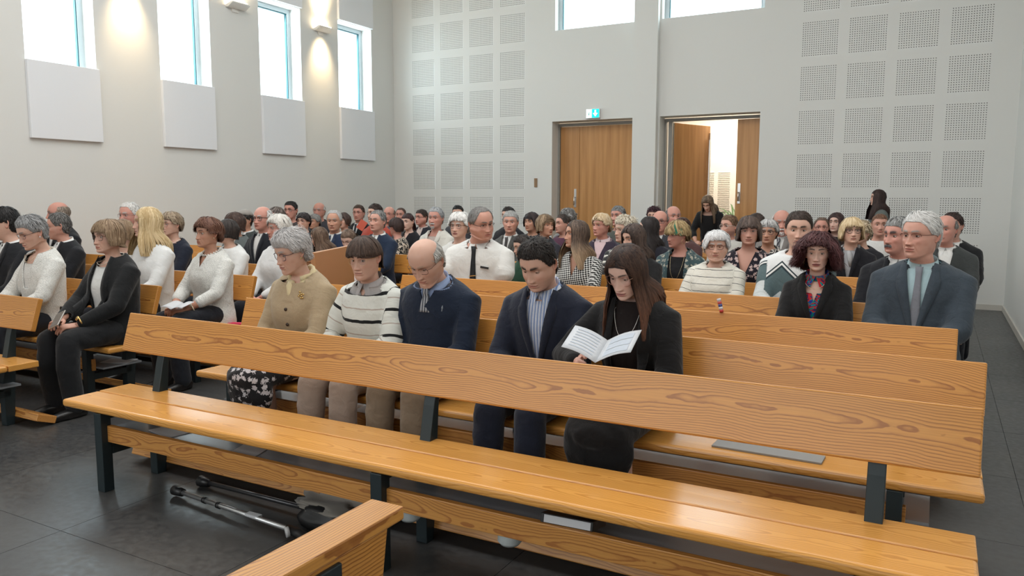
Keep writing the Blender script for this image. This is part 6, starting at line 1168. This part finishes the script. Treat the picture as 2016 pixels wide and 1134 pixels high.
blob('bag_body', (0, 0, 0), (.13, .085, .10), 8, plain('patent_black', (.006, .006, .007), .15), parent=r); rodm('strap', [(-.09, 0, .17), (-.05, -.02, .24), (.03, -.02, .24), (.10, 0, .15)], .007, M_blk, r)
# phone
r = tag(empty('phone', (-5.16, 3.08, .675)), 'mobile phone held in the hands of the bob-haired woman', 'phone'); r.rotation_euler = (math.radians(35), math.radians(-25), math.radians(20))
m = MB(); m.box(-.038, .038, -.078, .078, 0, .009); m.build('phone_body', plain('phone_silver', (.55, .52, .48), .3, .7), r, bevel=.003); m = MB(); m.box(-.034, .034, -.072, .072, .009, .0096); m.build('screen', plain('phone_screen', (.12, .09, .07), .15), r)
# booklets
def booklet(name, loc, rz, label, w=.15, h=.21, open_=.5, tilt=.5, grp=None, pr=True):
    r = tag(empty(name, loc, rz), label, 'booklet', grp)
    for s in (-1, 1):
        V = []; K = 7
        for i in range(K):
            t = i / (K - 1); x = s * w * t * math.cos(open_ * .6) ; zz = w * t * math.sin(open_ * .6) + .010 * math.sin(t * PI)
            for j in range(5): v = (j / 4 - .5) * h; V.append((x, -v * math.cos(tilt), zz - v * math.sin(tilt)))
        n = len(V); V2 = [(a, b + .0004, c - .0012) for a, b, c in V]; F = [(i * 5 + j, (i + 1) * 5 + j, (i + 1) * 5 + j + 1, i * 5 + j + 1) for i in range(K - 1) for j in range(4)]; F2 = [tuple(q + n for q in f[::-1]) for f in F]
        rim = [0, 5, 10, 15, 20, 25, 30, 31, 32, 33, 34, 29, 24, 19, 14, 9, 4, 3, 2, 1]; F3 = [(rim[i], rim[i] + n, rim[(i + 1) % 20] + n, rim[(i + 1) % 20]) for i in range(20)]
        m = MB(); m.add(V + V2, F + F2 + F3); pg = m.build('page', M_paper, r, smooth=True)
        if pr:
            m = MB()
            for j in range(3 if s > 0 else 7):
                hh = .045 if s > 0 else .008; v0 = -.075 + j * (.052 if s > 0 else .022)
                for sg in range(5):
                    t0, t1 = .15 + .14 * sg, .29 + .14 * sg; q = []
                    for t, v in ((t0, v0), (t1, v0), (t1, v0 + hh), (t0, v0 + hh)): q.append((s * w * t * math.cos(open_ * .6), -v * math.cos(tilt) - .0006, w * t * math.sin(open_ * .6) + .010 * math.sin(t * PI) - v * math.sin(tilt) + .0012))
                    m.add(q, [(0, 1, 2, 3)])
            m.build('print', M_print, pg)
    return r
booklet('programme_booklet', (-1.19, 2.955, .872), .10, 'open printed booklet held by the young woman with gold glasses', tilt=.33, open_=.6, w=.155, h=.19)
booklet('programme_booklet', (-5.16, 4.02, .655), .2, 'small white booklet held over the black lap of the woman in pearls', w=.10, h=.15, tilt=.2, open_=.25, pr=False)
def sheet(loc, rz, w, d, label, mat=None, name='paper_sheet', grp='papers lying on the pews', th=.003):
    m = MB(); m.box(-w / 2, w / 2, -d / 2, d / 2, 0, th); o = m.build(name, mat or M_paper, None, loc=loc, rot=(0, 0, rz)); tag(o, label, 'paper', grp); return o
sheet((-2.85, 2.58, .285), .3, .15, .20, 'white sheet on the shelf under the front pew seat')
sheet((-3.45, 2.62, .285), -.2, .21, .15, 'pale sheet at the left end of the front pew shelf')
o = sheet((-2.78, 3.42, .285), .1, .21, .15, 'white sheet with a yellow tab on the shelf behind the khaki trousers')
m = MB(); m.box(.03, .09, -.07, -.045, .003, .0045); m.build('yellow_tab', plain('tab_yellow', (.75, .65, .1), .6), o)
sheet((-3.15, 3.45, .285), -.1, .21, .15, 'white sheet on the shelf between the beige trouser legs')
sheet((-5.3, 3.60, .285), .4, .21, .15, 'pale sheet on the shelf below the bob-haired woman')
sheet((-5.75, 3.55, .285), .1, .25, .17, 'second pale sheet on the shelf below the bob-haired woman, further left')
o = sheet((-5.95, 7.0, .451), .1, .30, .21, 'white papers with a black clip on the pew seat beside the navy suit'); m = MB(); m.box(-.02, .06, -.02, .02, .003, .02); m.build('clip', M_blk, o)
o = sheet((-.57, 3.27, .451), -.03, .44, .10, 'long grey folder lying on the pew seat behind the front backrest', plain('folder_grey', (.27, .27, .26), .6), 'folder', None, .007)
o = sheet((-4.84, 4.32, .56), .3, .22, .06, 'bright pink pouch beside the woman in white lace and pearls', plain('pouch_pink', (.75, .02, .10), .5), 'pouch', None, .03); o['category'] = 'pouch'; o.location = (-5.03, 4.42, .451)
m = MB(); m.box(-.10, .10, -.075, .075, 0, .035); r = m.build('hymn_book', M_blk, None, bevel=.003, loc=(-1.10, 2.485, .325), rot=(-.22, 0, .05)); tag(r, 'black book with white page edge on the shelf under the front pew', 'book')
m = MB(); m.box(-.085, .092, -.0775, -.0752, .004, .031); m.build('page_block', M_paper, r)
def fitting(x, lab):
    m = MB(); m.tube([(0, 0, 0), (0, 0, .015), (0, 0, .05), (0, 0, .088)], [.036, .048, .046, .040], 20); o = m.build('round_fitting', plain('fitting_white', srgb(196, 204, 204), .5), None, smooth=True, loc=(x, 2.50, .184)); tag(o, lab, 'fitting')
fitting(-1.37, 'round white fitting under the shelf of the front pew, right of the middle leg'); fitting(-1.84, 'round white fitting beside the middle leg of the front pew')
r = tag(empty('pen', (-1.06, 4.455, .852)), 'thick red, white and blue pen standing up on the pew back rail', 'pen'); r.rotation_euler = (0, -.25, 0)
for k, c in enumerate(((.55, .05, .05), (.7, .7, .75), (.05, .08, .3), (.6, .1, .1), (.65, .65, .7))): rodm('barrel', [(0, 0, k * .016), (0, 0, k * .016 + .0162)], .0115, plain('pen_band', c, .35), r)
# reading desk (turned panel in the aisle)
dk = [o for o in bpy.data.objects if o.name.startswith('reading_desk')][0]
M_desk = plain('desk_veneer', srgb(182, 126, 78), .4, var=.06, bscale=3)
aa = math.atan2(.70, -.30)
m = MB(); m.box(-.50, .50, -.02, .02, .10, 1.075); m.build('front_panel', M_desk, dk, bevel=.003, rot=(0, 0, aa)); m = MB(); m.box(-.50, .50, .02, .19, 1.0, 1.03); m.box(-.47, -.43, .02, .19, 0, 1.0); m.box(.43, .47, .02, .19, 0, 1.0); m.build('frame', M_desk, dk, bevel=.003, rot=(0, 0, aa))
# details worn by people
def find(lbl): return [o for o in bpy.data.objects if o.get('label', '').startswith(lbl)][0]
def worn(lbl, part):
    p = find(lbl); return p, [c for c in p.children if c.name.split('.')[0] == part][0]
def on_front(lbl, part, x, z, y0=-.8):
    """point on the front of a garment in the person's own frame"""
    p, c = worn(lbl, part); me = c.data; bv = BVHTree.FromPolygons([v.co[:] for v in me.vertices], [list(f.vertices) for f in me.polygons]); h = bv.ray_cast(Vector((x, y0, z)), Vector((0, 1, 0))); return p, (h[0] if h[0] is not None else Vector((x, -.16, z)))
p, q = on_front('elderly woman with fluffy', 'cardigan', .10, .94)
m = MB()
for k in range(9):
    a = k * 2.4; R_ = .006 + .0022 * k; m.tube([(math.cos(a) * R_, -.003, math.sin(a) * R_ * 1.2), (math.cos(a) * R_, .002, math.sin(a) * R_ * 1.2)], [.0065, .004], 8)
m.build('brooch', M_gold, p, smooth=True, loc=(q.x, q.y - .004, q.z))
p, q = on_front('bald man in navy', 'sweater', .105, .93); m = MB(); m.tube([(0, 0, 0), (0, .002, 0)], .005, 10); m.tube([(-.002, 0, -.018), (.001, 0, .0)], .0025, 6); m.tube([(.0, 0, .0), (.003, 0, .012)], [.004, .002], 6); m.build('chest_emblem', plain('emblem_grey', (.30, .34, .38), .6), p, loc=(q.x, q.y - .002, q.z))
p, q = on_front('stout man in white', 'shirt', .10, .93)
m = MB(); m.box(-.035, .035, -.012, 0, -.008, .008); m.build('pocket_pens', M_blk, p, loc=(q.x, q.y - .002, q.z), rot=(0, .15, 0)); 
p, q = on_front('stout man in white', 'tie', .0, .86); m = MB(); m.box(-.028, .028, -.004, 0, -.003, .003); m.build('tie_clip', M_gold, p, loc=(q.x, q.y - .002, q.z), rot=(0, -.12, 0))
def bracelet(lbl, s, col, rr=.029):
    p = find(lbl); b = [c for c in p.children if c.name.startswith('body')][0]; P_ = WR[lbl]; el, wr = P_[s]; d = (wr - el).normalized(); m = MB(); a = np.linspace(0, 2 * PI, 15); u = d.orthogonal().normalized(); v = d.cross(u); c = wr - d * .015
    m.tube([tuple(c + (u * math.cos(t) + v * math.sin(t)) * rr) for t in a], .0055, 6, False); m.tube([tuple(c + Vector((0, -.02, .022)) - d * .002), tuple(c + Vector((0, -.026, .028)))], .016, 14); m.build('wrist_watch', col, p, smooth=True)
WR = {}
for lbl, s_, P_ in (('woman with ash-blond bob', .96, dict(wr=(.085, -.36, .19), wl=(.085, -.36, .19), sw=.92, fat=.2)), ('woman with short auburn', .96, dict(wr=(.10, -.32, .17), wl=(.10, -.32, .17), sw=.92, fat=.2))):
    A = arms(P_); WR[lbl] = {0: (Vector(A[0][2]) * s_ + Vector((0, 0, .46)), Vector(A[0][3]) * s_ + Vector((0, 0, .46))), 1: (Vector(A[1][2]) * s_ + Vector((0, 0, .46)), Vector(A[1][3]) * s_ + Vector((0, 0, .46)))}
bracelet('woman with ash-blond bob', 1, M_gold, .036); bracelet('woman with short auburn', 0, M_gold); bracelet('woman with short auburn', 1, plain('watch_cream', (.7, .6, .45), .3))
o = sheet((-7.70, 9.27, 1.02), 0, .12, .012, 'red folder held up by the man in dark suit with rimless glasses', plain('folder_red', (.62, .10, .05), .5), 'folder', None, .15); o['category'] = 'folder'; o.rotation_euler = (-.3, .5, .2)
o = sheet((-2.60, 10.46, .852), .25, .13, .010, 'white paper standing on the pew rail in front of the woman bending in the doorway', M_paper, 'paper_sheet', None, .19)
